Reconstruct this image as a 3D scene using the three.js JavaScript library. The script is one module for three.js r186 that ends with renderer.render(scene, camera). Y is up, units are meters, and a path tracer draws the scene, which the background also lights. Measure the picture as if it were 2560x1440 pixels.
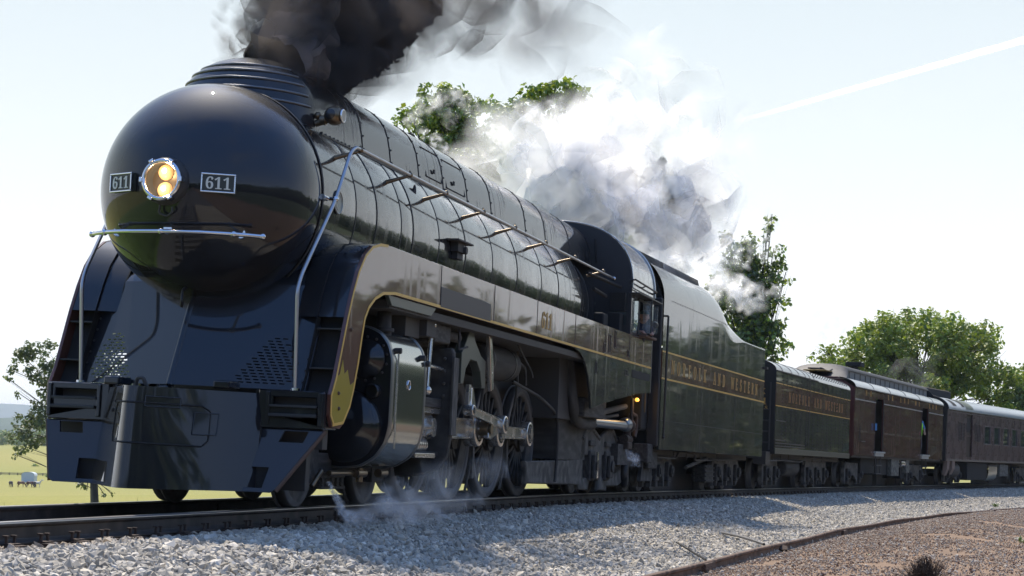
import * as THREE from 'three';
import { mergeGeometries, toCreasedNormals } from 'three/addons/utils/BufferGeometryUtils.js';
import { RoundedBoxGeometry } from 'three/addons/geometries/RoundedBoxGeometry.js';
import { TextGeometry } from 'three/addons/geometries/TextGeometry.js';
import { FontLoader } from 'three/addons/loaders/FontLoader.js';
import { MarchingCubes } from 'three/addons/objects/MarchingCubes.js';

// ---------- camera, sky, sun, exposure ----------
const scene = new THREE.Scene();
const camera = new THREE.PerspectiveCamera(17.7753, 16 / 9, 0.3, 12000);
const EYE = new THREE.Vector3(-23.33787, 0.46520, 8.44980), FPX = 4604.31;
const CR = new THREE.Vector3(0.257549, 0.011846, 0.966193), CU = new THREE.Vector3(-0.095873, 0.995304, 0.013353), CB = new THREE.Vector3(-0.961497, -0.09607, 0.257475);
camera.position.copy(EYE);
camera.quaternion.setFromRotationMatrix(new THREE.Matrix4().makeBasis(CR, CU, CB));
const SUN = new THREE.Vector3(0.50, 1.0, -0.27).normalize();
const sun = new THREE.DirectionalLight(new THREE.Color(1, 0.91, 0.78), 4.3);
sun.position.copy(SUN).multiplyScalar(120); sun.castShadow = true;
sun.shadow.mapSize.set(4096, 4096);
Object.assign(sun.shadow.camera, { left: -60, right: 90, top: 60, bottom: -60, near: 1, far: 400 });
scene.add(sun, sun.target);
const renderer = new THREE.WebGLRenderer({ antialias: true });
renderer.toneMapping = THREE.LinearToneMapping;
renderer.toneMappingExposure = 1.6;
renderer.shadowMap.enabled = true;

function rng(seed) { let a = seed >>> 0; return () => { a = (a + 0x6D2B79F5) | 0; let t = Math.imul(a ^ (a >>> 15), 1 | a); t = (t + Math.imul(t ^ (t >>> 7), 61 | t)) ^ t; return ((t ^ (t >>> 14)) >>> 0) / 4294967296; }; }
const { sin, cos, PI, sqrt, abs, min, max, floor, pow, exp, hypot, atan2 } = Math;
const lerp = (a, b, t) => a + (b - a) * t, clamp = (x, a, b) => min(max(x, a), b), sstep = (a, b, x) => { const t = clamp((x - a) / (b - a), 0, 1); return t * t * (3 - 2 * t); };
function hash3(x, y, z) { let h = Math.imul(x, 374761393) ^ Math.imul(y, 668265263) ^ Math.imul(z, 2147483647 ^ 91); h = Math.imul(h ^ (h >>> 13), 1274126177); return ((h ^ (h >>> 16)) >>> 0) / 4294967296; }
function vnoise(x, y, px = 0, py = 0, s = 0) {
  const ix = floor(x), iy = floor(y), fx = x - ix, fy = y - iy, u = fx * fx * (3 - 2 * fx), v = fy * fy * (3 - 2 * fy);
  const w = (a, b) => hash3(px ? ((a % px) + px) % px : a, py ? ((b % py) + py) % py : b, s);
  return lerp(lerp(w(ix, iy), w(ix + 1, iy), u), lerp(w(ix, iy + 1), w(ix + 1, iy + 1), u), v);
}
function vnoise3(x, y, z, s) { const iz = floor(z), f = z - iz, w = f * f * (3 - 2 * f); return lerp(vnoise(x, y, 0, 0, s + iz * 57), vnoise(x, y, 0, 0, s + (iz + 1) * 57), w); }
const fbm = (x, y, p, q, s, o = 4) => { let r = 0, a = 0.5, n = 0; for (let i = 0; i < o; i++) { r += a * vnoise(x, y, p, q, s + i); n += a; a *= 0.5; x *= 2; y *= 2; p *= 2; q *= 2; } return r / n; };

// sky: clear hazy air, white round the sun, blue away from it, with thin high cloud
{
  const SAZ = atan2(SUN.z, SUN.x), W = 1024, H = 512, data = new Float32Array(W * H * 4);
  for (let j = 0; j < H; j++) {
    const el = ((j + 0.5) / H - 0.5) * PI, y = sin(el);
    for (let i = 0; i < W; i++) {
      const az = ((i + 0.5) / W - 0.5) * 2 * PI, x = cos(az) * cos(el), z = sin(az) * cos(el);
      const g = Math.acos(clamp(x * SUN.x + y * SUN.y + z * SUN.z, -1, 1));
      const up = max(y, 0), da = abs(atan2(sin(az - SAZ), cos(az - SAZ))), w = (1 - sstep(0.95, 2.0, da)) * (1 - sstep(0.30, 0.75, up)), gl = exp(-pow(g / 0.28, 1.3)), wide = w;
      const hz = exp(-up * 5.8), k = i / W * 16, cl = sstep(0.52, 0.80, fbm(k, (el / PI + 0.5) * 22, 16, 0, 7, 5)) * sstep(0.06, 0.4, y) * 0.2;
      let c = [0, 1, 2].map((q) => lerp(lerp([0.11, 0.24, 0.58][q], [0.34, 0.43, 0.49][q], w), lerp([0.40, 0.52, 0.68][q], [1.12, 1.09, 1.03][q], w), hz) + gl * [0.45, 0.42, 0.36][q]);
      const wc = 0.5 + wide * 0.45;
      for (let q = 0; q < 3; q++) data[(j * W + i) * 4 + q] = y < 0 ? [0.16, 0.16, 0.15][q] : lerp(c[q], wc, cl);
      data[(j * W + i) * 4 + 3] = 1;
    }
  }
  const t = new THREE.DataTexture(data, W, H, THREE.RGBAFormat, THREE.FloatType);
  t.mapping = THREE.EquirectangularReflectionMapping; t.magFilter = THREE.LinearFilter; t.needsUpdate = true;
  scene.background = t; scene.environment = t;
}

// ---------- naming ----------
const used = new Map();
function numbered(n) { const k = used.get(n) ?? 0; used.set(n, k + 1); return k ? `${n}_${String(k).padStart(3, '0')}` : n; }
function tag(o, label, category, group, kind) { if (label) o.userData.label = label; if (category) o.userData.category = category; if (group) o.userData.group = group; if (kind) o.userData.kind = kind; return o; }
function thing(name, label, category, group) { const o = new THREE.Group(); o.name = numbered(name); scene.add(o); return tag(o, label, category, group); }
function part(name, g, m, parent, label) { const o = new THREE.Mesh(g, m); o.name = name; o.castShadow = o.receiveShadow = true; if (label) o.userData.label = label; parent.add(o); return o; }
function solo(name, g, m, label, category, kind, group) { const o = part(numbered(name), g, m, scene); return tag(o, label, category, group, kind); }

// ---------- pixels of the photograph (2560 wide) to points ----------
const rayOf = (px, py) => CR.clone().multiplyScalar((px - 1280) / FPX).addScaledVector(CU, -(py - 720) / FPX).addScaledVector(CB, -1);
const at = (px, py, dist) => rayOf(px, py).multiplyScalar(dist).add(EYE);
const onY = (px, py, y) => { const d = rayOf(px, py); return d.multiplyScalar((y - EYE.y) / d.y).add(EYE); };
function pick(group, axis, val, px, py) { group.updateMatrixWorld(true); const inv = group.matrixWorld.clone().invert(), o = EYE.clone().applyMatrix4(inv), d = at(px, py, 1).applyMatrix4(inv).sub(o), k = 'xyz'[axis], t = (val - o[k]) / d[k]; return o.addScaledVector(d, t); }

// ---------- geometry ----------
const V = (x, y, z) => new THREE.Vector3(x, y, z);
function plain(g) { g = g.index ? g.toNonIndexed() : g; for (const k of Object.keys(g.attributes)) if (!['position', 'normal', 'uv', 'color'].includes(k)) g.deleteAttribute(k); if (!g.attributes.normal) g.computeVertexNormals(); if (!g.attributes.uv) g.setAttribute('uv', new THREE.BufferAttribute(new Float32Array(g.attributes.position.count * 2), 2)); return g; }
const M = (...gs) => mergeGeometries(gs.flat().map((g) => { g = plain(g); if (g.attributes.color) g.deleteAttribute('color'); return g; }));
const bx = (x0, x1, y0, y1, z0, z1, r = 0.008) => { const w = x1 - x0, h = y1 - y0, d = z1 - z0; r = min(r, w * 0.3, h * 0.3, d * 0.3); return new RoundedBoxGeometry(w, h, d, 1, r).translate((x0 + x1) / 2, (y0 + y1) / 2, (z0 + z1) / 2); };
const cylY = (x, y0, y1, z, r, r2 = r, n = 20) => new THREE.CylinderGeometry(r2, r, y1 - y0, n).translate(x, (y0 + y1) / 2, z);
const cylX = (x0, x1, y, z, r, r2 = r, n = 24) => new THREE.CylinderGeometry(r2, r, x1 - x0, n).rotateZ(-PI / 2).translate((x0 + x1) / 2, y, z);
const cylZ = (x, y, z0, z1, r, r2 = r, n = 24) => new THREE.CylinderGeometry(r2, r, z1 - z0, n).rotateX(PI / 2).translate(x, y, (z0 + z1) / 2);
const ball = (x, y, z, r, n = 10) => new THREE.SphereGeometry(r, n, max(6, n * 0.7 | 0)).translate(x, y, z);
function bar(a, b, r, r2 = r, n = 10) { const A = V(...a), B = V(...b), d = B.clone().sub(A), L = d.length(); return new THREE.CylinderGeometry(r2, r, L, n).translate(0, L / 2, 0).applyQuaternion(new THREE.Quaternion().setFromUnitVectors(V(0, 1, 0), d.normalize())).translate(...a); }
const tube = (pts, r, seg = 60, n = 10, tension = 0.3) => new THREE.TubeGeometry(new THREE.CatmullRomCurve3(pts.map((p) => V(...p)), false, 'catmullrom', tension), seg, r, n);
const shapeOf = (pts, holes = []) => { const s = new THREE.Shape(pts.map((p) => new THREE.Vector2(p[0], p[1]))); for (const h of holes ?? []) s.holes.push(new THREE.Path(h.map((p) => new THREE.Vector2(p[0], p[1])))); return s; };
// outline in (x, y), thick along z
function ex(pts, z0, z1, holes, bev = 0.006) { const g = new THREE.ExtrudeGeometry(shapeOf(pts, holes), { depth: z1 - z0 - 2 * bev, bevelEnabled: bev > 0, bevelSize: bev, bevelOffset: -bev, bevelThickness: bev, bevelSegments: 1, curveSegments: 8 }); return g.translate(0, 0, z0 + bev); }
// outline in (z, y), thick along x
const exX = (pts, x0, x1, holes, bev = 0.006) => ex(pts.map((p) => [-p[0], p[1]]), 0, x1 - x0, holes?.map((h) => h.map((p) => [-p[0], p[1]])), bev).rotateY(PI / 2).translate(x0, 0, 0);
function latheX(prof, cy, cz, n = 64, a0 = 0, da = 2 * PI) { return new THREE.LatheGeometry(prof.map((p) => new THREE.Vector2(p[1], p[0])), n, a0, da).rotateZ(-PI / 2).translate(0, cy, cz); }
const latheZ = (prof, n = 48) => new THREE.LatheGeometry(prof.map((p) => new THREE.Vector2(p[1], p[0])), n).rotateX(PI / 2);
function loft(rings, closed = false, crease = 0) {
  const n = rings[0].length, pos = [], uv = [], idx = []; let vv = 0;
  rings.forEach((r, j) => { if (j) vv += hypot(...[0, 1, 2].map((k) => r[n >> 1][k] - rings[j - 1][n >> 1][k])); let uu = 0; r.forEach((p, i) => { if (i) uu += hypot(...[0, 1, 2].map((k) => p[k] - r[i - 1][k])); pos.push(...p); uv.push(vv, uu); }); });
  const m = closed ? n : n - 1;
  for (let j = 0; j < rings.length - 1; j++) for (let i = 0; i < m; i++) { const a = j * n + i, b = j * n + (i + 1) % n; idx.push(a, b, a + n, b, b + n, a + n); }
  let g = new THREE.BufferGeometry(); g.setAttribute('position', new THREE.Float32BufferAttribute(pos, 3)); g.setAttribute('uv', new THREE.Float32BufferAttribute(uv, 2)); g.setIndex(idx); g.computeVertexNormals();
  return crease ? toCreasedNormals(g, crease) : g;
}
const mirrorZ = (g) => { g = plain(g.clone()); g.scale(1, 1, -1); const flip = (a, s) => { const v = a.array; for (let i = 0; i < a.count; i += 3) for (let k = 0; k < s; k++) { const t = v[(i + 1) * s + k]; v[(i + 1) * s + k] = v[(i + 2) * s + k]; v[(i + 2) * s + k] = t; } }; for (const k in g.attributes) flip(g.attributes[k], g.attributes[k].itemSize); return g; };
const planarUV = (g, ax = 'x', ay = 'y', k = 1) => { const p = g.attributes.position, u = g.attributes.uv, f = { x: 'getX', y: 'getY', z: 'getZ' }; for (let i = 0; i < p.count; i++) u.setXY(i, p[f[ax]](i) * k, p[f[ay]](i) * k); return g; };
const rivets = (pts, r = 0.012) => M(pts.map((p) => new THREE.SphereGeometry(r, 6, 4).translate(...p)));
const font = await new FontLoader().loadAsync('fonts/droid/droid_serif_bold.typeface.json');
const text = (s, size, depth = 0.006) => { const g = new TextGeometry(s, { font, size, depth, curveSegments: 3, bevelEnabled: false }); g.computeBoundingBox(); return g; };
// letters spread evenly from x0 to x1, base at y, face at z
function spread(s, x0, x1, y, z, size, skip = () => false, wide = 1) { const out = [], n = s.length; for (let i = 0; i < n; i++) { if (s[i] === ' ') continue; const g = text(s[i], size), b = g.boundingBox, x = lerp(x0, x1, (i + 0.5) / n); if (skip(x)) continue; out.push(g.translate(-(b.min.x + b.max.x) / 2, 0, 0).scale(wide, 1, 1).translate(x, y, z)); } return M(out); }

// ---------- textures ----------
function tex(n, f, srgb, rep) { const d = new Uint8Array(n * n * 4); for (let j = 0; j < n; j++) for (let i = 0; i < n; i++) { const c = f(i / n, j / n), o = (j * n + i) * 4; d[o] = clamp(c[0], 0, 1) * 255; d[o + 1] = clamp(c[1], 0, 1) * 255; d[o + 2] = clamp(c[2], 0, 1) * 255; d[o + 3] = (c[3] ?? 1) * 255; } const t = new THREE.DataTexture(d, n, n); t.wrapS = t.wrapT = THREE.RepeatWrapping; t.magFilter = THREE.LinearFilter; t.colorSpace = srgb ? THREE.SRGBColorSpace : THREE.NoColorSpace; if (rep) t.repeat.set(rep, rep); t.needsUpdate = true; return t; }
const gray = (v) => [v, v, v];
const tWave = tex(256, (u, v) => gray(fbm(u * 4, v * 4, 4, 4, 3, 2)), false, 0.45);                 // slow dents of sheet metal, one tile = 2.2 m
const tRipple = tex(256, (u, v) => gray(0.75 * fbm(u * 6, v * 2, 6, 2, 3, 2) + 0.25 * vnoise(u * 22, v * 3, 22, 3, 5)), false); tRipple.repeat.set(0.28, 0.10);
const tStreak = tex(512, (u, v) => { const s = fbm(u * 48, v * 3, 48, 3, 11, 3), b = fbm(u * 6, v * 5, 6, 5, 17, 4); return gray(0.07 + 0.75 * sstep(0.52, 0.75, s) * sstep(0.40, 0.62, b) + 0.10 * b); }, false, 0.3);
const tGrime = tex(512, (u, v) => gray(fbm(u * 8, v * 8, 8, 8, 23, 5)), false, 0.6);
const tDust = tex(512, (u, v) => { const a = fbm(u * 10, v * 10, 10, 10, 31, 5); return gray(0.62 + 0.6 * (a - 0.5)); }, true, 0.7);
const C = (r, g, b) => new THREE.Color().setRGB(r, g, b);
const std = (c, roughness, o = {}) => new THREE.MeshStandardMaterial({ color: c, roughness, ...o });
const phy = (c, roughness, o = {}) => new THREE.MeshPhysicalMaterial({ color: c, roughness, ...(o.clearcoat ? { specularIntensity: 0.18 } : {}), ...o });
const mGloss = phy(C(0.010, 0.011, 0.014), 0.5, { clearcoat: 1, clearcoatRoughness: 0.035, bumpMap: tWave, bumpScale: 0.006 });
const mNose = phy(C(0.010, 0.010, 0.013), 0.6, { specularIntensity: 0.22, clearcoat: 1, clearcoatRoughness: 0.02, bumpMap: tWave, bumpScale: 0.004 });
const mBoiler = phy(C(0.012, 0.013, 0.016), 0.5, { roughnessMap: tGrime, clearcoat: 1, clearcoatRoughness: 0.28, clearcoatRoughnessMap: tStreak, bumpMap: tWave, bumpScale: 0.012 });
const mCasing = phy(C(0.022, 0.021, 0.022), 0.6, { clearcoat: 0.9, clearcoatRoughness: 0.42, clearcoatRoughnessMap: tStreak, bumpMap: tWave, bumpScale: 0.012 });
const mSkirt = phy(C(0.095, 0.036, 0.024), 0.45, { clearcoat: 1, clearcoatRoughness: 0.28, clearcoatRoughnessMap: tStreak, bumpMap: tRipple, bumpScale: 0.01 });
const mTender = phy(C(0.014, 0.016, 0.016), 0.5, { clearcoat: 1, clearcoatRoughness: 0.28, clearcoatRoughnessMap: tStreak, bumpMap: tRipple, bumpScale: 0.012 });
const mMaroon = phy(C(0.085, 0.030, 0.018), 0.5, { clearcoat: 1, clearcoatRoughness: 0.28, clearcoatRoughnessMap: tStreak, bumpMap: tRipple, bumpScale: 0.012 });
const mBaggage = phy(C(0.062, 0.021, 0.017), 0.5, { clearcoat: 0.8, clearcoatRoughness: 0.28, clearcoatRoughnessMap: tStreak, bumpMap: tRipple, bumpScale: 0.010 });
const mCoach = phy(C(0.080, 0.052, 0.052), 0.55, { clearcoat: 0.4, clearcoatRoughness: 0.5, roughnessMap: tGrime, bumpMap: tRipple, bumpScale: 0.004 });
const mGold = std(C(0.60, 0.36, 0.06), 0.42), mGoldDull = std(C(0.42, 0.25, 0.06), 0.5);
const mChrome = std(C(0.62, 0.63, 0.66), 0.16, { metalness: 1 }), mRail = std(C(0.40, 0.41, 0.43), 0.34, { metalness: 0.85 });
const mSteel = std(C(0.58, 0.55, 0.50), 0.42, { metalness: 0.8, roughnessMap: tGrime }), mBrass = std(C(0.17, 0.13, 0.085), 0.35, { metalness: 0.85 });
const mSatin = std(C(0.018, 0.018, 0.019), 0.5), mSoot = std(C(0.010, 0.010, 0.010), 0.85), mDark = std(C(0.042, 0.040, 0.038), 0.7);
const mFrame = std(C(0.22, 0.205, 0.18), 0.85, { map: tDust }), mFrameDark = std(C(0.115, 0.108, 0.10), 0.8, { map: tDust }), mWheel = std(C(0.27, 0.26, 0.25), 0.75, { map: tDust });
const mWhite = std(C(0.75, 0.75, 0.72), 0.5), mGlass = phy(C(0.9, 0.95, 0.95), 0.03, { transmission: 1, thickness: 0 });
const mCoal = std(C(0.09, 0.082, 0.068), 0.8, { map: tDust }), mBrown = std(C(0.10, 0.06, 0.04), 0.8);
const mOlive = phy(C(0.05, 0.058, 0.048), 0.45, { clearcoat: 0.7, clearcoatRoughness: 0.3 }), mCylinder = std(C(0.36, 0.37, 0.35), 0.13, { metalness: 0.92 });

// ---------- track line: straight to A0, then a curve of radius RC towards the camera side ----------
const RC = 354.2, A0 = 3.804, BANK = 2 * PI / 180;
const tY = (a) => { const d = clamp(a - 10, 0, 90); return -0.004226 * d + 0.000029 * d * d; };
const AE = 300;
function track(a) {
  if (a <= A0) return { x: a, y: 0, z: 0, h: 0 };
  const b = min(a, AE), p = (b - A0) / RC, o = a - b;
  return { x: A0 + RC * sin(p) + o * cos(p), y: tY(a), z: RC * (1 - cos(p)) + o * sin(p), h: p };
}
const tp = (a, d, y) => { const t = track(a); return V(t.x - sin(t.h) * d, t.y + y, t.z + cos(t.h) * d); };
// a vehicle whose front is at a0: local x backward, y up, z to the camera side
function onTrack(g, a0, L) {
  const p = track(a0 + 0.17 * L), q = track(a0 + 0.83 * L), P = V(p.x, p.y, p.z), Qv = V(q.x, q.y, q.z), d = Qv.clone().sub(P).normalize(), r = d.clone().cross(V(0, 1, 0)).normalize(), u = r.clone().cross(d);
  const up = u.clone().multiplyScalar(cos(BANK)).addScaledVector(r, sin(BANK)), rr = r.clone().multiplyScalar(cos(BANK)).addScaledVector(u, -sin(BANK));
  g.quaternion.setFromRotationMatrix(new THREE.Matrix4().makeBasis(d, up, rr)); g.position.copy(P).add(Qv).multiplyScalar(0.5).addScaledVector(d, -L / 2);
}

// =====================================================================  LOCOMOTIVE
const loco = thing('steam_locomotive', 'huge glossy black streamlined steam engine with bullet nose and lit headlight leading the train', 'locomotive');
loco.rotation.x = BANK;
const HC = 3.38, RB = 1.20;                                      // boiler axis height and radius
const pl = (val, px, py) => pick(loco, 2, val, px, py), PXY = (val, list) => list.map(([x, y]) => { const p = pl(val, x, y); return [p.x, p.y]; });

// --- nose
{
  const prof = []; for (let i = 0; i <= 28; i++) { const t = i / 28 * PI / 2; prof.push([-4.9 - 1.18 * cos(t), max(0.001, 1.215 * sin(t))]); }
  prof.push([-4.80, 1.217], [-4.74, 1.205]);
  const ng = latheX(prof, HC, 0, 72), nuv = ng.attributes.uv, np = ng.attributes.position; for (let k = 0; k < nuv.count; k++) nuv.setXY(k, np.getZ(k) * 0.8, np.getY(k) * 0.8);
  const nose = part('nose_cone', ng, mNose, loco);
  part('nose_seam', latheX([[-4.762, 1.224], [-4.745, 1.232], [-4.725, 1.224], [-4.72, 1.19]], HC, 0, 72), mDark, loco);
  const noseS = (h, u) => -4.9 - 1.18 * sqrt(max(0, 1 - ((h - HC) ** 2 + u * u) / (1.215 * 1.215)));
  // headlight
  const hl = part('headlight', latheX([[-5.98, 0.255], [-6.10, 0.25], [-6.13, 0.235], [-6.17, 0.215], [-6.19, 0.205], [-6.195, 0.19], [-6.17, 0.178], [-6.09, 0.175], [-6.06, 0.001]], 3.35, 0, 40), mDark, loco);
  part('headlight_rim', new THREE.TorusGeometry(0.197, 0.024, 10, 40).rotateY(PI / 2).translate(-6.19, 3.35, 0), mChrome, hl);
  const clampG = []; for (let i = 0; i < 6; i++) { const a = i * PI / 3 + 0.5, y = 3.35 + 0.222 * cos(a), z = 0.222 * sin(a); clampG.push(bx(-6.225, -6.12, -0.016, 0.016, -0.028, 0.028).rotateX(a).translate(0, y, z)); }
  for (const g of clampG) part('rim_clamp', g, mChrome, hl);
  part('reflector', cylX(-6.085, -6.075, 3.35, 0, 0.172), std(C(0.16, 0.12, 0.08), 0.35, { metalness: 0.6 }), hl);
  for (const y of [3.44, 3.255]) {
    part('bulb', latheX([[-6.15, 0.001], [-6.14, 0.045], [-6.115, 0.075], [-6.09, 0.084], [-6.085, 0.084]], y, 0, 24), new THREE.MeshStandardMaterial({ color: C(0.6, 0.4, 0.2), emissive: C(0.95, 0.50, 0.17), emissiveIntensity: 0.5, roughness: 0.3 }), hl);
    part('bulb_centre', latheX([[-6.158, 0.001], [-6.154, 0.022], [-6.146, 0.032]], y + 0.01, 0.008, 16), new THREE.MeshStandardMaterial({ color: C(0.8, 0.7, 0.5), emissive: C(1.0, 0.85, 0.5), emissiveIntensity: 0.75 }), hl);
    const L = new THREE.PointLight(C(1, 0.72, 0.4), 0.12); L.position.set(-6.24, y, 0); L.castShadow = true; L.name = 'headlight_glow'; loco.add(L);
  }
  // number plates
  for (const s of [-1, 1]) {
    const u = 0.53 * s, hh = 3.345, e = 0.01, n = V(-1, 0, 0);
    const dsu = (noseS(hh, u + e) - noseS(hh, u - e)) / (2 * e), dsh = (noseS(hh + e, u) - noseS(hh - e, u)) / (2 * e);
    const tu = V(dsu, 0, 1).normalize(), nn = V(-1, dsh * 0.55, dsu).normalize(), th = nn.clone().cross(tu).normalize().negate(); if (th.y < 0) th.negate();
    const X = tu.clone(), Z = X.clone().cross(th).normalize(); const out = Z.dot(nn) > 0 ? Z : Z.clone().negate();
    const basis = new THREE.Matrix4().makeBasis(X, th, out).setPosition(noseS(hh, u) + nn.x * 0.045, hh + nn.y * 0.045, u + nn.z * 0.045);
    const P = part('number_plate', bx(-0.175, 0.175, -0.098, 0.098, -0.07, 0.0).applyMatrix4(basis), std(C(0.03, 0.035, 0.03), 0.4), loco, s < 0 ? 'number plate on the shaded side of the nose' : 'number plate on the track side of the nose');
    const fr = M(bx(-0.178, 0.178, 0.083, 0.1, -0.02, 0.012), bx(-0.178, 0.178, -0.1, -0.083, -0.02, 0.012), bx(-0.178, -0.161, -0.083, 0.083, -0.02, 0.012), bx(0.161, 0.178, -0.083, 0.083, -0.02, 0.012)).applyMatrix4(basis);
    part('plate_frame', fr, mChrome, P);
    const t = text('611', 0.125, 0.008), b = t.boundingBox; part('plate_number', plain(t.translate(-(b.min.x + b.max.x) / 2, -0.062, 0).scale(0.92, 1, 1)).applyMatrix4(basis.clone().multiply(new THREE.Matrix4().makeTranslation(0, 0, 0.002))), std(C(0.62, 0.62, 0.55), 0.4), P);
  }
  // grab rail across the nose
  const gr = []; for (let i = 0; i <= 16; i++) { const u = lerp(-0.97, 0.97, i / 16); gr.push([-5.40 - 0.72 * sqrt(max(0, 1 - (u / 1.12) ** 2)) + 0.0, 2.825, u]); }
  const rail = part('nose_grab_rail', M(tube(gr, 0.022, 60, 10), ball(gr[0][0], 2.825, -0.97, 0.036), ball(gr[16][0], 2.825, 0.97, 0.036)), mChrome, loco);
  for (const i of [2, 8, 14]) part('rail_bracket', M(bar([noseS(2.84, gr[i][2]) + 0.02, 2.86, gr[i][2] * 0.97], gr[i], 0.016), ball(...gr[i], 0.036), cylX(-0.01, 0.02, 0, 0, 0.05).translate(noseS(2.86, gr[i][2]), 2.86, gr[i][2] * 0.97)), mChrome, rail);
  part('chin_hook', tube([[-5.42, 2.32, 0.0], [-5.52, 2.27, 0], [-5.58, 2.16, 0.02], [-5.53, 2.1, 0.0], [-5.47, 2.14, -0.02]], 0.016, 24, 8), mSatin, loco);
  part('lamp_cable', tube([[-6.1, 3.1, -0.04], [-6.09, 3.02, -0.05], [-6.07, 2.99, 0.03], [-6.1, 3.03, 0.1], [-6.09, 3.08, 0.09]], 0.012, 24, 6), mDark, loco);
}
// --- boiler jacket: one sheet after another, with narrow bands over the seams
{
  const seams = [-4.72, -3.63, -2.9, -1.99, -1.51, -0.42, 0.82, 2.2, 3.61, 5.12, 6.31, 7.99, 9.0, 10.3];
  for (let i = 0; i < seams.length - 1; i++) {
    const a = seams[i] + 0.004, b = seams[i + 1] - 0.004, r0 = RB - 0.002 * (i % 2), fl = (s) => s > 8 ? -0.10 * (s - 8) : 0;
    const g = latheX([[a, r0 - 0.01 + fl(a)], [a + 0.006, r0 + fl(a)], [(a + b) / 2, r0 + 0.001 + fl((a + b) / 2)], [b - 0.006, r0 + fl(b)], [b, r0 - 0.01 + fl(b)]], HC, 0, 72);
    const uv = g.attributes.uv, p = g.attributes.position; for (let k = 0; k < uv.count; k++) { const an = atan2(p.getZ(k), p.getY(k) - HC); uv.setXY(k, p.getX(k), an * RB); }
    part('boiler_jacket_sheet', g, mBoiler, loco);
    if (i) part('boiler_band', latheX([[seams[i] - 0.011, RB + fl(a)], [seams[i] - 0.009, RB + 0.005 + fl(a)], [seams[i] + 0.009, RB + 0.005 + fl(a)], [seams[i] + 0.011, RB + fl(a)]], HC, 0, 72), mSatin, loco);
  }
  const em = part('builder_emblem', M(new THREE.TorusGeometry(0.125, 0.012, 8, 32), new THREE.TorusGeometry(0.085, 0.008, 8, 32), cylZ(0, 0, -0.01, 0.004, 0.125), new THREE.TorusKnotGeometry(0.035, 0.009, 40, 6, 2, 3).scale(1, 1, 0.3)).rotateX(-0.02).translate(-4.24, 3.40, 1.207), std(C(0.22, 0.23, 0.22), 0.4, { metalness: 0.6 }), loco);
  part('washout_plug', M(new THREE.SphereGeometry(0.05, 10, 8).scale(0.6, 1.9, 0.5).translate(-1.05, 3.99, 1.03)), mDark, loco);
  part('check_valve', M(bx(-0.42, 0.3, 3.52, 3.545, 1.12, 1.36, 0.006).translate(0.35, -0.03, 0), bx(0.12, 0.42, 3.36, 3.52, 1.15, 1.3), bx(0.2, 0.46, 3.27, 3.36, 1.17, 1.27), cylZ(0.4, 3.4, 1.25, 1.34, 0.05)), mDark, loco);
}
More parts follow.
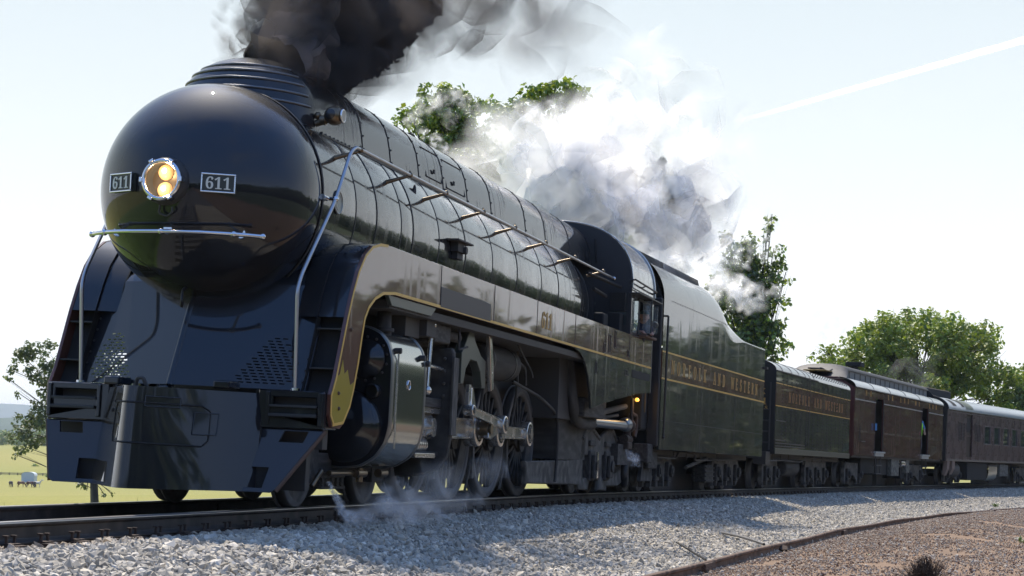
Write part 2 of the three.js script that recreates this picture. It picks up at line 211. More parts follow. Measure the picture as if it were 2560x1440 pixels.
// --- skyline casing along the top
const CAS = [[4.20, 0.845, 0.86], [4.32, 0.835, 0.84], [4.46, 0.815, 0.80], [4.60, 0.785, 0.75], [4.72, 0.74, 0.68], [4.83, 0.67, 0.60], [4.92, 0.57, 0.49], [4.99, 0.45, 0.38], [5.035, 0.31, 0.26], [5.06, 0.15, 0.13], [5.066, 0.02, 0.02]];
const casAt = (h) => { for (let i = 1; i < CAS.length; i++) if (h <= CAS[i][0]) { const t = (h - CAS[i - 1][0]) / (CAS[i][0] - CAS[i - 1][0]); return [lerp(CAS[i - 1][1], CAS[i][1], t), lerp(CAS[i - 1][2], CAS[i][2], t)]; } return [0.02, 0.02]; };
{
  const S0 = -4.05, S1 = 10.28, ring = (h, w, a) => { const r = []; for (let i = 0; i <= 22; i++) r.push([lerp(S1, S0, i / 22), h, w]); for (let i = 1; i < 24; i++) { const t = i / 24 * PI; r.push([S0 - a * sin(t), h, w * cos(t)]); } for (let i = 0; i <= 22; i++) r.push([lerp(S0, S1, i / 22), h, -w]); return r; };
  const g = loft(CAS.map((c) => ring(...c))); planarUV(g, 'x', 'y');
  part('skyline_casing', g, mCasing, loco);
  for (const [h, t0] of [[4.50, 0.20], [4.62, 0.235], [4.735, 0.275], [4.835, 0.315], [4.915, 0.38]]) {
    const [w, a] = casAt(h), p = []; for (let i = 0; i <= 30; i++) { const t = lerp(t0, PI - t0, i / 30); p.push([S0 - (a + 0.012) * sin(t), h - 0.02 * abs(cos(t)), (w + 0.012) * cos(t)]); }
    part('louver_bar', tube(p, 0.014, 70, 8), std(C(0.16, 0.16, 0.165), 0.35, { metalness: 0.5 }), loco);
  }
  const stackG = latheX([[0, 0.30], [0, 0.36], [0.1, 0.36]], 0, 0, 32).rotateZ(-PI / 2); // ring lying flat
  part('smoke_stack', new THREE.LatheGeometry([[0.26, -0.12], [0.27, -0.01], [0.33, 0.0], [0.35, -0.03], [0.36, -0.10]].map((p) => new THREE.Vector2(...p)), 32).scale(1.5, 1, 0.8).translate(-3.35, 5.06, 0), mSoot, loco);
  for (const s of [-2.54, -1.49, -0.32, 0.79, 1.97, 3.26, 5.33, 6.68, 8.47]) {
    const p = CAS.slice(0, 8).map(([h, w]) => [s, h, w + 0.002]); part('casing_seam', tube(p, 0.007, 24, 6), mDark, loco);
    part('seam_screw', rivets([4.3, 4.46, 4.62, 4.78, 4.92].map((h) => [s + 0.05, h, casAt(h)[0] + 0.003]), 0.013), mDark, loco).userData.kind = 'stuff';
  }
  const riv = []; for (let s = -3.95; s < 10; s += 0.13) for (const sg of [1]) riv.push([s, 4.235, sg * 0.852]);
  part('rivet_row', rivets(riv, 0.016), mDark, loco).userData.kind = 'stuff';
  part('casing_flange', M(bx(-4.0, 10.2, 4.205, 4.225, 0.83, 0.875, 0.004)), mSatin, loco);
  // hatches
  for (const [s0, s1, h0, h1] of [[0.02, 0.72, 4.36, 4.76], [0.95, 1.85, 4.34, 4.74]]) {
    const w = (h) => casAt(h)[0] + 0.006, p = []; for (const [s, h] of [[s0, h0], [s1, h0], [s1, h1], [s0, h1], [s0, h0]]) p.push([s, h, w(h)]);
    const h = part('casing_hatch', M(...p.slice(1).map((q, i) => bar(p[i], q, 0.007, 0.007, 6))), mDark, loco);
    part('hatch_latch', bx(s0 + 0.3, s0 + 0.36, h0 + 0.08, h0 + 0.14, w(h0 + 0.1), w(h0 + 0.1) + 0.02), mDark, h);
  }
  part('whistle_valve', M(cylY(1.5, 5.05, 5.2, 0.05, 0.05), bx(1.4, 1.6, 5.17, 5.2, 0, 0.12)), mDark, loco);
  // class lamp
  const cl = part('class_lamp', M(latheX([[-4.24, 0.02], [-4.22, 0.075], [-4.16, 0.1], [-4.08, 0.105], [-4.0, 0.085], [-3.96, 0.05], [-3.95, 0.001]], 4.40, 1.05, 24)), mBrass, loco);
  part('lamp_lens', cylZ(-4.1, 4.4, 1.12, 1.165, 0.066), std(C(0.03, 0.03, 0.03), 0.08), cl); part('lamp_lens', latheX([[-4.262, 0.001], [-4.255, 0.04], [-4.235, 0.06]], 4.40, 1.05, 20), std(C(0.03, 0.03, 0.03), 0.08), cl);
  part('lens_ring', M(new THREE.TorusGeometry(0.07, 0.012, 8, 24).translate(-4.1, 4.4, 1.155)), mChrome, cl);
  part('lamp_bracket', M(bar([-4.12, 4.31, 0.84], [-4.12, 4.36, 1.0], 0.04), ball(-4.12, 4.40, 0.86, 0.045), cylZ(-4.12, 4.35, 0.9, 0.96, 0.055)), mBrass, cl);
}
// --- running board fender, its outer edge seen from the side (x, h)
const EDGE = [[-5.30, 1.24], [-5.19, 1.42], [-5.06, 1.75], [-4.93, 2.08], [-4.80, 2.36], [-4.66, 2.60], [-4.47, 2.80], [-4.25, 2.92], [-4.0, 2.975], [-3.75, 2.99]];
const INNER = [[-4.88, 0.94], [-4.70, 1.12], [-4.60, 1.32], [-4.50, 1.60], [-4.43, 1.87], [-4.36, 2.09], [-4.25, 2.22], [-4.05, 2.34], [-3.78, 2.42], [-3.40, 2.45]];
for (const sg of [1, -1]) {
  const Z = (g) => sg > 0 ? g : mirrorZ(g), far = sg < 0;
  const panel = (pts, nm = 'skirt_panel', m = mSkirt, l) => part(nm, Z(planarUV(plain(ex(pts, 1.60, 1.64, null, 0.004)))), m, loco, l);
  // curved front strip down to the pilot beam
  panel([[-5.21, 0.90], [-5.30, 1.02], ...EDGE, [-1.662, 2.985], [-1.662, 2.45], ...INNER.slice().reverse(), [-4.98, 0.885]], 'skirt_panel', mSkirt, far ? undefined : 'front skirt panel curving down to the pilot beam');
  const cuts = [-1.655, 0.82, 3.22, 5.75, 8.1, 10.23, 12.44];
  for (let i = 0; i < cuts.length - 1; i++) panel([[cuts[i] + 0.003, 2.985], [cuts[i + 1] - 0.003, 2.985], [cuts[i + 1] - 0.003, 2.45], [cuts[i] + 0.003, 2.45]]);
  // black lower panels beneath the cab
  panel([[5.80, 2.444], [8.097, 2.444], [8.097, 1.62], [7.17, 1.50], [7.06, 1.75], [6.85, 2.05], [6.55, 2.28], [6.20, 2.39]], 'apron_panel', mTender);
  panel([[8.103, 2.444], [12.44, 2.444], [12.44, 1.985], [11.1, 1.91], [8.103, 1.625]], 'apron_panel', mTender);
  if (!far) {
    const flat = (pts, w) => { const L = [], R = []; pts.forEach((p, i) => { const a = pts[max(0, i - 1)], b = pts[min(pts.length - 1, i + 1)], dx = b[0] - a[0], dy = b[1] - a[1], l = hypot(dx, dy); L.push([p[0] - dy / l * w / 2, p[1] + dx / l * w / 2]); R.push([p[0] + dy / l * w / 2, p[1] - dx / l * w / 2]); }); return ex([...L, ...R.reverse()], 1.639, 1.645, null, 0); };
    part('gold_stripe', M(flat([...INNER.map(([a, b]) => [a - 0.02, b + 0.015]).reverse().reverse().slice(0, 9), [-3.4, 2.472], [12.43, 2.472]], 0.034)), mGold, loco);
    part('gold_stripe', M(flat([[-5.17, 0.93], [-5.27, 1.03], ...EDGE.map(([a, b]) => [a + 0.022, b - 0.012])], 0.03)), mGold, loco);
    part('gold_stripe', M(flat([[-5.20, 0.925], [-4.90, 0.955]], 0.03)), mGold, loco);
    part('foot_patch', M(ex([[-5.21, 0.945], [-5.285, 1.03], [-5.285, 1.24], [-5.19, 1.42], [-5.07, 1.46], [-5.0, 1.62], [-4.93, 1.47], [-4.84, 1.52], [-4.74, 1.36], [-4.63, 1.40], [-4.64, 1.31], [-4.71, 1.13], [-4.89, 0.96]], 1.6405, 1.6435, null, 0)), phy(C(0.34, 0.25, 0.025), 0.4, { clearcoat: 1, clearcoatRoughness: 0.15 }), loco, 'flat yellow patch over the foot of the front skirt panel');  // jagged-topped yellow overlay on the skirt foot
    part('panel_bolt', rivets([[-5.06, 1.10, 1.645], [-5.09, 1.26, 1.645], [-4.8, 1.95, 1.645]], 0.022), mBrown, loco).userData.kind = 'stuff';
    const t = text('611', 0.25, 0.006), b = t.boundingBox; part('skirt_number', plain(t.translate(-b.min.x, 0, 0).scale(1.15, 1, 1).translate(3.5, 2.60, 1.641)), mGoldDull, loco);
    part('worn_plate', planarUV(plain(ex([[-1.66, 2.47], [0.80, 2.47], [0.80, 2.70], [0.4, 2.715], [-1.66, 2.72]].map(([a, b]) => [a * 0.93 - 0.1, b]), 1.641, 1.647, null, 0.002))), std(C(0.05, 0.045, 0.045), 0.55), loco, 'bare grey plate under the stripe behind the cylinder');
    part('lower_valance', M(ex([[-3.4, 2.33], [-1.9, 2.33], [-1.7, 2.445], [-3.55, 2.445]], 1.56, 1.61)), mOlive, loco);
    const seamB = []; for (const c of cuts.slice(0, -1)) seamB.push(bx(c - 0.006, c + 0.006, 2.46, 2.98, 1.637, 1.645, 0.002)); for (const g of seamB) part('panel_seam', g, mDark, loco);
    const rv = []; for (let x = 8.0; x < 12.4; x += 0.55) for (let y = 1.75; y < 2.95; y += 0.12) if (y > 1.62 + (x - 8.1) * 0.09) rv.push([x + 0.06, y, 1.642]); part('rivet_row', rivets(rv, 0.012), mDark, loco).userData.kind = 'stuff';
    for (const [x, y, w, h] of [[8.35, 2.52, 0.16, 0.32], [8.85, 2.64, 0.14, 0.30], [7.95, 2.50, 0.16, 0.16], [10.05, 2.55, 0.1, 0.12], [9.9, 2.2, 0.2, 0.1], [7.35, 2.1, 0.12, 0.2]]) part('access_flap', M(bx(x, x + w, y, y + 0.016, 1.641, 1.65, 0.002), bx(x, x + w, y + h, y + h + 0.016, 1.641, 1.65, 0.002), bx(x, x + 0.016, y + 0.016, y + h, 1.641, 1.65, 0.002), bx(x + w - 0.016, x + w, y + 0.016, y + h, 1.641, 1.65, 0.002)), mSatin, loco);
    part('apron_slot', bx(10.55, 12.3, 2.20, 2.34, 1.63, 1.648), mSoot, loco);
  }
  // top of the running board and the rounded fender front with its recessed steps
  const top = [[-3.75, 2.99], [-3.0, 2.985], [2, 2.985], [10.2, 2.985]];
  part('running_board', Z(loft([...EDGE.slice(3).map(([s, h]) => [s, h]), ...top].map(([s, h]) => [[s + 0.006, h - 0.006, 1.625], [s + 0.006, h - 0.006, 1.32], [s + (s < -3.7 ? 0.02 : 0.0), h - 0.012, 1.05]]), false, 0.5)), mGloss, loco);
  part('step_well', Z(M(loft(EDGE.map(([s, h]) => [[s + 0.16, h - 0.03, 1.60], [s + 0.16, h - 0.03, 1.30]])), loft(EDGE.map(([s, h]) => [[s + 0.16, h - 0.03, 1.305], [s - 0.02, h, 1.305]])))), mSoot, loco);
  for (const i of [1.3, 2.6, 3.9, 5.2]) { const k = floor(i), f = i - k, s = lerp(EDGE[k][0], EDGE[k + 1][0], f), h = lerp(EDGE[k][1], EDGE[k + 1][1], f); part('step', Z(bx(s + 0.02, s + 0.17, h - 0.012, h + 0.006, 1.315, 1.6, 0.004)), mSatin, loco); }
  // hand rail
  part('handrail', Z(tube([[-5.30, 1.27, 1.24], [-5.35, 1.8, 1.242], [-5.40, 2.30, 1.245], [-5.30, 2.52, 1.255], [-4.62, 3.34, 1.30], [-4.42, 3.72, 1.33], [-4.30, 3.95, 1.345], [-4.16, 4.03, 1.35], [-3.95, 4.035, 1.35], [-3.0, 4.03, 1.35], [3, 4.01, 1.35], [9.95, 3.99, 1.35]], 0.021, 260, 10, 0.2)), mRail, loco);
  part('rail_foot', Z(cylY(-5.30, 1.262, 1.29, 1.24, 0.05)), mChrome, loco);
  part('rail_bracket', Z(M(bar([-4.55, 3.40, 1.19], [-4.58, 3.39, 1.30], 0.02), ball(-4.58, 3.39, 1.30, 0.036), cylX(-4.76, -4.62, 3.39, 1.215, 0.03))), mChrome, loco);
  for (const s of [-4.0, -2.2, -0.7, 1.08, 2.8, 4.7, 6.75, 9.0]) part('rail_bracket', Z(M(bar([s - 0.05, 3.93, 1.06], [s, 4.02, 1.35], 0.028, 0.017), ball(s, 4.03, 1.35, 0.034), bar([s, 4.03, 1.33], [s + 0.02, 4.08, 1.34], 0.012))), far ? mSatin : mBrass, loco);
  part('rail_knob', Z(ball(9.95, 3.99, 1.35, 0.04)), mChrome, loco);
}
// --- prow between nose and pilot: two raked faces with pierced air slots meeting in a rounded ridge
{
  const A = V(-5.74, 1.27, 0), e1 = V(0.54, 0, 1.31), e2 = V(0.56, 1.15, 0), L1 = e1.length(), L2 = e2.length(); e1.normalize(); e2.normalize();
  const holes = []; for (let r = 0; r < 16; r++) { const y = 0.06 + r * 0.036, w0 = lerp(0.62, 0.93, r / 15), w1 = lerp(1.30, 1.14, max(0, r - 8) / 7), n = floor((w1 - w0) / 0.086); for (let i = 0; i < n; i++) { const x = w0 + i * 0.086 + (r % 2) * 0.043; if (x + 0.056 < L1 - 0.06) holes.push([[x, y], [x + 0.056, y - 0.002], [x + 0.056, y + 0.014], [x, y + 0.016]]); } }
  const face = new THREE.ShapeGeometry(shapeOf([[0.03, 0], [L1, 0], [L1, L2], [0.03, L2]], holes));
  for (const sg of [1, -1]) {
    const g = plain(face.clone()), p = g.attributes.position, n = V(0, 0, 0);
    for (let i = 0; i < p.count; i++) { const x = p.getX(i), y = p.getY(i), bow = 0; const q = A.clone().addScaledVector(e1, x).addScaledVector(e2, y); q.x += bow; p.setXYZ(i, q.x, q.y, q.z); }
    g.computeVertexNormals();
    part('prow_plate', planarUV(sg > 0 ? g : mirrorZ(g), 'z', 'y'), mGloss, loco, sg > 0 ? 'prow face with air slots on the track side' : 'prow face with air slots on the shaded side');
    const up = []; for (let j = 0; j <= 7; j++) { const y = lerp(2.415, 2.97, j / 7), sl = lerp(0, 0.95, pow(j / 7, 1.8)), s = -5.20 + 0.56 + 0.27 * j / 7 + sl, row = []; for (let i = 0; i <= 10; i++) { const t = i / 10; row.push([s - 0.54 * (1 - t), y, 0.03 + 1.28 * t]); } up.push(row); }
    const gu = loft(up); part('prow_shoulder', planarUV(sg > 0 ? plain(gu) : mirrorZ(gu), 'z', 'y'), mGloss, loco);
    const bolts = []; for (let i = 0; i < 9; i++) { const q = A.clone().addScaledVector(e1, L1 - 0.04).addScaledVector(e2, 0.1 + i * 0.14); bolts.push([q.x - 0.006, q.y, q.z * sg]); } part('prow_bolt', rivets(bolts, 0.014), mSatin, loco).userData.kind = 'stuff';
  }
  part('prow_ridge', M(bar([-5.715, 1.26, 0], [-5.14, 2.45, 0], 0.036, 0.036, 20)), mGloss, loco);
}
// --- pilot
{
  // hinged coupler cover: rounded wedge
  const covS = (u, h) => { const t = (1.22 - h) / 1.02, r = lerp(-6.66, -6.72, t), e = lerp(-5.26, -5.46, t), k = (e - r) / lerp(0.89, 0.94, t); return r + sqrt(0.13 * 0.13 + (k * u) ** 2) - 0.06; };
  const rows = []; for (let j = 0; j <= 8; j++) { const h = lerp(1.22, 0.20, j / 8), fw = -0.03 * j / 8, row = []; for (let i = 0; i <= 28; i++) { const u = lerp(-1, 1, i / 28) * lerp(0.89, 0.94, j / 8), s = covS(u, h); row.push([s, h, u]); } rows.push(row); }
  const cover = part('coupler_cover', planarUV(loft(rows), 'z', 'y'), mGloss, loco, 'large wedge-shaped coupler cover in the middle of the pilot');
  const topRow = rows[0]; part('cover_top', loft([topRow.map(([s, h, u]) => [s, h, u]), topRow.map(([s, h, u]) => [-5.15, h + 0.035, u])]), mGloss, cover);
  for (const q of [-1, 1]) part('cover_side', loft([0, 8].map((j) => { const [s, h, u] = rows[j][q < 0 ? 0 : 28]; return [[s, h, u], [-5.05, h, u]]; })), mDark, cover);
  part('cover_bottom', loft([rows[8], rows[8].map(([s, h, u]) => [-5.0, h - 0.01, u * 0.98])]), mBrown, cover);
  const onC = (u, h) => [covS(u, h) - 0.004, h, u];
  const line = (pts, r) => { const q = []; for (let i = 1; i < pts.length; i++) for (let k = 0; k < 10; k++) q.push(onC(lerp(pts[i - 1][0], pts[i][0], k / 10), lerp(pts[i - 1][1], pts[i][1], k / 10))); q.push(onC(...pts[pts.length - 1])); return tube(q, r, q.length * 2, 6); };
  part('cover_door', line([[-0.30, 0.66], [-0.33, 0.74], [-0.31, 1.0], [-0.26, 1.06], [0.50, 1.05], [0.56, 1.0], [0.57, 0.70], [0.53, 0.64], [-0.2, 0.66]], 0.010), mSoot, cover);
  for (const [u0, u1, h0, h1] of [[0.13, 0.36, 1.02, 1.12], [0.46, 0.62, 0.76, 0.98]]) { const d = []; for (const [u, h] of [[u0, h0], [u1, h0], [u1, h1], [u0, h1]]) { const p = onC(u, h); d.push([p[0] - 0.008, p[1], p[2]]); } const g = loft([[d[3], d[2]], [d[0], d[1]]]); part('cover_latch', M(g, bar(d[0], d[1], 0.007), bar(d[1], d[2], 0.007), bar(d[2], d[3], 0.007), bar(d[3], d[0], 0.007)), mGloss, cover); }
  for (const u of [-0.62, 0.62]) part('cover_hinge', M(bx(-5.80, -5.50, 1.245, 1.33, u - 0.09, u + 0.09, 0.02)), mGloss, cover);
  part('lifting_eye', tube([[-6.35, 1.22, -0.06], [-6.38, 1.30, -0.03], [-6.38, 1.30, 0.03], [-6.35, 1.22, 0.06]], 0.02, 24, 8), mDark, cover);
  // beam ends with two steps cut in each
  for (const sg of [1, -1]) {
    const Z = (g) => sg > 0 ? plain(g) : mirrorZ(g);
    const frame = exX([[0.86, 1.265], [1.585, 1.265], [1.597, 1.24], [1.597, 0.89], [1.58, 0.865], [0.86, 0.865]], -5.36, -5.28, [[[1.02, 1.19], [1.50, 1.19], [1.50, 1.11], [1.02, 1.11]].reverse(), [[1.02, 1.09], [1.50, 1.09], [1.50, 1.02], [1.02, 1.02]].reverse()], 0.012);
    const b = part('pilot_beam', Z(M(frame, bx(-5.29, -4.95, 1.20, 1.268, 0.80, 1.594, 0.02), bx(-5.29, -4.95, 0.868, 0.94, 0.80, 1.594, 0.02), bx(-5.28, -4.95, 0.94, 1.20, 1.53, 1.59, 0.02))), mGloss, loco);
    part('beam_step', Z(M(bx(-5.40, -5.1, 1.086, 1.112, 1.0, 1.53, 0.004), bx(-5.42, -5.1, 0.985, 1.02, 1.0, 1.53, 0.008))), mSatin, b);
    for (const [z0, z1] of [[0.95, 1.0], [1.535, 1.585]]) part('beam_post', Z(bx(-5.385, -5.30, 0.90, 1.25, z0, z1, 0.012)), mGloss, b);
    part('beam_recess', Z(bx(-5.14, -5.1, 0.95, 1.2, 0.95, 1.525, 0.004)), mSoot, b);
    // raked plough plate
    const ob = sg > 0 ? 1.20 : 1.37, k = (h) => -5.33 - 0.29 * (0.86 - h) / 0.63, pl0 = [[0.80, 0.86], [1.60, 0.86], [ob, 0.23], [ob - 0.05, 0.2], [0.72, 0.2]];
    const g = plain(ex(pl0, 0, 0.03, [[[1.16, 0.845], [1.44, 0.845], [1.40, 0.72], [1.12, 0.72]], [[0.86, 0.46], [1.09, 0.46], [1.06, 0.24], [0.83, 0.24]]], 0.003)), p = g.attributes.position;
    for (let i = 0; i < p.count; i++) { const u = p.getX(i), h = p.getY(i), t = p.getZ(i); p.setXYZ(i, k(h) + t, h, u); }
    const idx = []; g.computeVertexNormals();
    part('plough_plate', planarUV(sg > 0 ? g : mirrorZ(g), 'z', 'y'), mGloss, loco);
    part('added_hole_backing', Z(M(bx(-5.47, -5.40, 0.21, 0.52, 0.78, 1.14, 0.004))), mSoot, loco);  // black box added behind the lower hole so it shows dark
    part('plough_edge', Z(bar([k(0.86) + 0.03, 0.85, 1.605], [k(0.22) + 0.03, 0.215, ob + 0.005], 0.028, 0.028, 4)), mBrown, loco);
  }
  part('pilot_core', M(bx(-5.0, -4.3, 0.55, 1.2, -1.0, 1.0), bx(-5.25, -5.0, 0.3, 1.15, -0.75, 0.75), bx(-5.2, -4.8, 0.95, 1.2, -1.5, 1.5), bx(-5.02, -4.9, 0.215, 0.95, -1.45, 1.30), bx(-5.1, -4.95, 0.66, 0.92, -1.62, 1.5)), mDark, loco);  // outer boxes added so the plough holes show dark
}

// --- core of the engine: frames, firebox, smokebox saddle, all dark
part('engine_frame', M(bx(-4.6, 12.3, 0.75, 1.25, -0.55, 0.55), bx(-3.6, -1.6, 1.0, 2.3, -0.95, 0.95), bx(6.4, 10.2, 1.3, 2.5, -1.25, 1.25), bx(-3.4, 10.2, 2.3, 2.4, -1.58, 1.58), bx(0.4, 6.2, 1.2, 2.3, -0.5, 0.5), bx(-1.5, 10.2, 2.4, 2.96, -1.3, 1.3)), mDark, loco);
part('ash_pan', M(bx(6.9, 9.0, 0.62, 1.3, -1.15, 1.15)), mFrameDark, loco);

// --- wheels
function wheelParts(r, kind, parent, x, z, sg, spin = 0) {
  const T = latheZ(kind === 'disc' ? [[-0.06, r - 0.09], [-0.06, r], [0.05, r + 0.0], [0.065, r - 0.02], [0.065, r - 0.085], [0.03, r - 0.10], [0.01, r * 0.5], [0.05, r * 0.34], [0.075, r * 0.30], [0.075, 0.001]] : [[-0.06, r - 0.14], [-0.06, r], [0.05, r], [0.066, r - 0.02], [0.066, r - 0.085], [0.045, r - 0.09], [0.045, r - 0.15], [-0.05, r - 0.15], [-0.06, r - 0.14]], 56);
  const fl = latheZ([[-0.095, r - 0.1], [-0.095, r + 0.018], [-0.08, r + 0.026], [-0.062, r + 0.02], [-0.06, r - 0.1]], 56);
  const place = (g) => { g = plain(g).rotateZ(spin); if (sg < 0) g = mirrorZ(g); return g.translate(x, r, z * sg); };
  const w = part(kind === 'disc' ? 'truck_wheel' : 'driving_wheel', place(plain(M(T, fl))), mWheel, parent);
  if (kind === 'disc') { part('hub_cap', place(latheZ([[0.06, 0.13], [0.10, 0.12], [0.105, 0.09], [0.09, 0.07], [0.095, 0.001]], 28)), mFrame, w); return w; }
  for (let i = 0; i < 18; i++) { const a = i / 18 * 2 * PI; part('spoke', place(ex([[0.1, -0.035], [r - 0.14, -0.02], [r - 0.14, 0.02], [0.1, 0.035]], -0.02, 0.02).rotateZ(a)), mFrameDark, w); }
  part('wheel_hub', place(M(cylZ(0, 0, -0.05, 0.1, 0.17), cylZ(-0.4, 0.1, -0.05, 0.09, 0.13), ex([[0, -0.15], [-0.4, -0.02], [-0.4, 0.22], [0, 0.16]], -0.05, 0.06))), mFrameDark, w);
  const cw = []; for (let i = 0; i <= 14; i++) { const a = lerp(-0.95, 0.95, i / 14); cw.push([(r - 0.152) * cos(a), (r - 0.152) * sin(a)]); } part('counterweight', place(ex(cw, 0.0, 0.06).rotateZ(-0.45)), mFrameDark, w);
  return w;
}
for (const s of [-3.99, -1.745]) { for (const sg of [1, -1]) wheelParts(0.457, 'disc', loco, s, 0.745, sg); part('axle', cylZ(s, 0.457, -0.74, 0.74, 0.08), mFrameDark, loco); }
for (let i = 0; i < 4; i++) { for (const sg of [1, -1]) wheelParts(0.889, 'driver', loco, i * 1.905, 0.745, sg); part('axle', cylZ(i * 1.905, 0.889, -0.74, 0.74, 0.11), mFrameDark, loco); }
for (const s of [9.58, 10.91]) for (const sg of [1, -1]) wheelParts(0.53, 'disc', loco, s, 0.745, sg);
part('truck_side_frame', M(bx(-4.5, -1.25, 0.40, 0.62, 0.86, 0.95), bx(-4.2, -3.8, 0.28, 0.72, 0.85, 0.97), bx(-1.95, -1.55, 0.28, 0.72, 0.85, 0.97), bx(-3.2, -2.5, 0.62, 0.8, 0.8, 0.96)), mFrameDark, loco);
part('tooth_guard', M(...[0, 1, 2, 3, 4].map((i) => bx(-3.35 + i * 0.16, -3.27 + i * 0.16, 0.22, 0.34, 0.80, 0.86)), bx(-3.4, -2.6, 0.2, 0.23, 0.8, 0.87), bx(-3.4, -2.6, 0.33, 0.62, 0.82, 0.86)), mFrame, loco);

// --- cylinders
for (const sg of [1, -1]) {
  const Z = (g) => sg > 0 ? plain(g) : mirrorZ(g);
  const sec = [[0.62, 0.55], [0.80, 0.485], [1.05, 0.46], [1.28, 0.49], [1.46, 0.60], [1.57, 0.76], [1.615, 0.95], [1.62, 1.2], [1.62, 1.55], [1.61, 1.74], [1.56, 1.90], [1.46, 2.02], [1.30, 2.09], [1.05, 2.11], [0.62, 2.11]];
  const sm = new THREE.CatmullRomCurve3(sec.map((p) => V(0, p[1], p[0])), false, 'catmullrom', 0.3).getPoints(60).map((p) => [p.z, p.y]);
  const inset = (k) => sm.map(([u, h]) => [lerp(1.1, u, k), lerp(1.25, h, k)]);
  const cyl = part('cylinder', Z(planarUV(plain(loft([-3.26, -2.9, -2.4, -2.05].map((s) => sm.map(([u, h]) => [s, h, u])))), 'x', 'y')), mCylinder, loco);
  part('cylinder_rim', Z(M(loft([[-3.32, 0.985], [-3.315, 1.0], [-3.30, 1.012], [-3.23, 1.012], [-3.22, 1.0]].map(([s, k]) => inset(k).map(([u, h]) => [s, h, u]))), loft([[-2.08, 1.0], [-2.07, 1.012], [-2.02, 1.012], [-2.015, 1.0], [-2.01, 0.97]].map(([s, k]) => inset(k).map(([u, h]) => [s, h, u]))))), std(C(0.16, 0.165, 0.16), 0.3, { metalness: 0.6 }), cyl);
  part('cylinder_face', Z(exX(inset(0.99), -3.315, -3.29, null, 0.003)), mGloss, cyl);
  part('cylinder_back', Z(exX(inset(0.985), -2.03, -2.01, null, 0.003)), mDark, cyl);
  part('cylinder_head', Z(latheX([[-3.52, 0.001], [-3.515, 0.12], [-3.49, 0.26], [-3.45, 0.36], [-3.40, 0.415], [-3.34, 0.43], [-3.31, 0.43]], 0.94, 1.10, 48)), mGloss, cyl);
  part('valve_head', Z(latheX([[-3.46, 0.001], [-3.455, 0.08], [-3.42, 0.15], [-3.37, 0.175], [-3.36, 0.22], [-3.31, 0.225]], 1.72, 1.31, 40)), mGloss, cyl);
  part('relief_valve', Z(M(latheX([[-3.40, 0.06], [-3.40, 0.085], [-3.31, 0.09]], 1.35, 1.42, 24))), mGloss, cyl);
  const hb = []; for (let i = 0; i < 14; i++) { const a = i / 14 * 2 * PI; hb.push([-3.325, 1.72 + 0.25 * cos(a), (1.31 + 0.25 * sin(a)) * sg]); } part('head_bolt', rivets(hb, 0.018), mDark, cyl).userData.kind = 'stuff';
  part('drain_cock', Z(M(cylX(-3.2, -2.9, 0.40, 1.2, 0.05), cylX(-3.95, -3.2, 0.40, 1.16, 0.03), cylY(-3.05, 0.3, 0.46, 1.2, 0.04), cylX(-2.4, -2.15, 0.40, 1.2, 0.05), bar([-3.9, 0.42, 1.05], [-4.1, 0.25, 1.02], 0.028))), mBrass, cyl);
  part('steam_elbow', Z(tube([[-2.95, 2.0, 1.38], [-2.92, 2.2, 1.36], [-2.75, 2.36, 1.30], [-2.55, 2.40, 1.2]], 0.085, 30, 14)), mFrameDark, cyl);
  part('elbow_flange', Z(cylY(-2.96, 2.06, 2.1, 1.385, 0.11)), mFrameDark, cyl);
  part('oil_box', Z(M(bx(-2.3, -1.75, 2.06, 2.3, 1.1, 1.42), bx(-1.7, -1.3, 2.1, 2.32, 1.2, 1.5))), mDark, cyl);
  if (sg > 0) {
    const bd = part('cylinder_badge', M(new THREE.TorusGeometry(0.052, 0.009, 8, 28).translate(-2.68, 1.45, 1.626)), mChrome, cyl); const t = text('J', 0.07, 0.004), b = t.boundingBox; part('badge_letter', plain(t.translate(-2.68 - (b.min.x + b.max.x) / 2, 1.45 - (b.min.y + b.max.y) / 2, 1.622)), mChrome, bd);
    for (const [s, h] of [[-3.12, 1.83], [-2.2, 1.80], [-2.02, 1.74]]) part('jacket_nut', M(cylZ(s, h, 1.58, 1.66, 0.035, 0.035, 6)), mDark, cyl);
    part('jacket_strip', M(bx(-3.13, -3.09, 0.7, 1.8, 1.618, 1.63, 0.004)), mSteel, cyl);
    part('cock_nut', M(cylZ(-1.95, 1.22, 1.40, 1.56, 0.05, 0.05, 6), bx(-2.02, -1.88, 1.10, 1.16, 1.45, 1.55)), mChrome, cyl);
  }
}
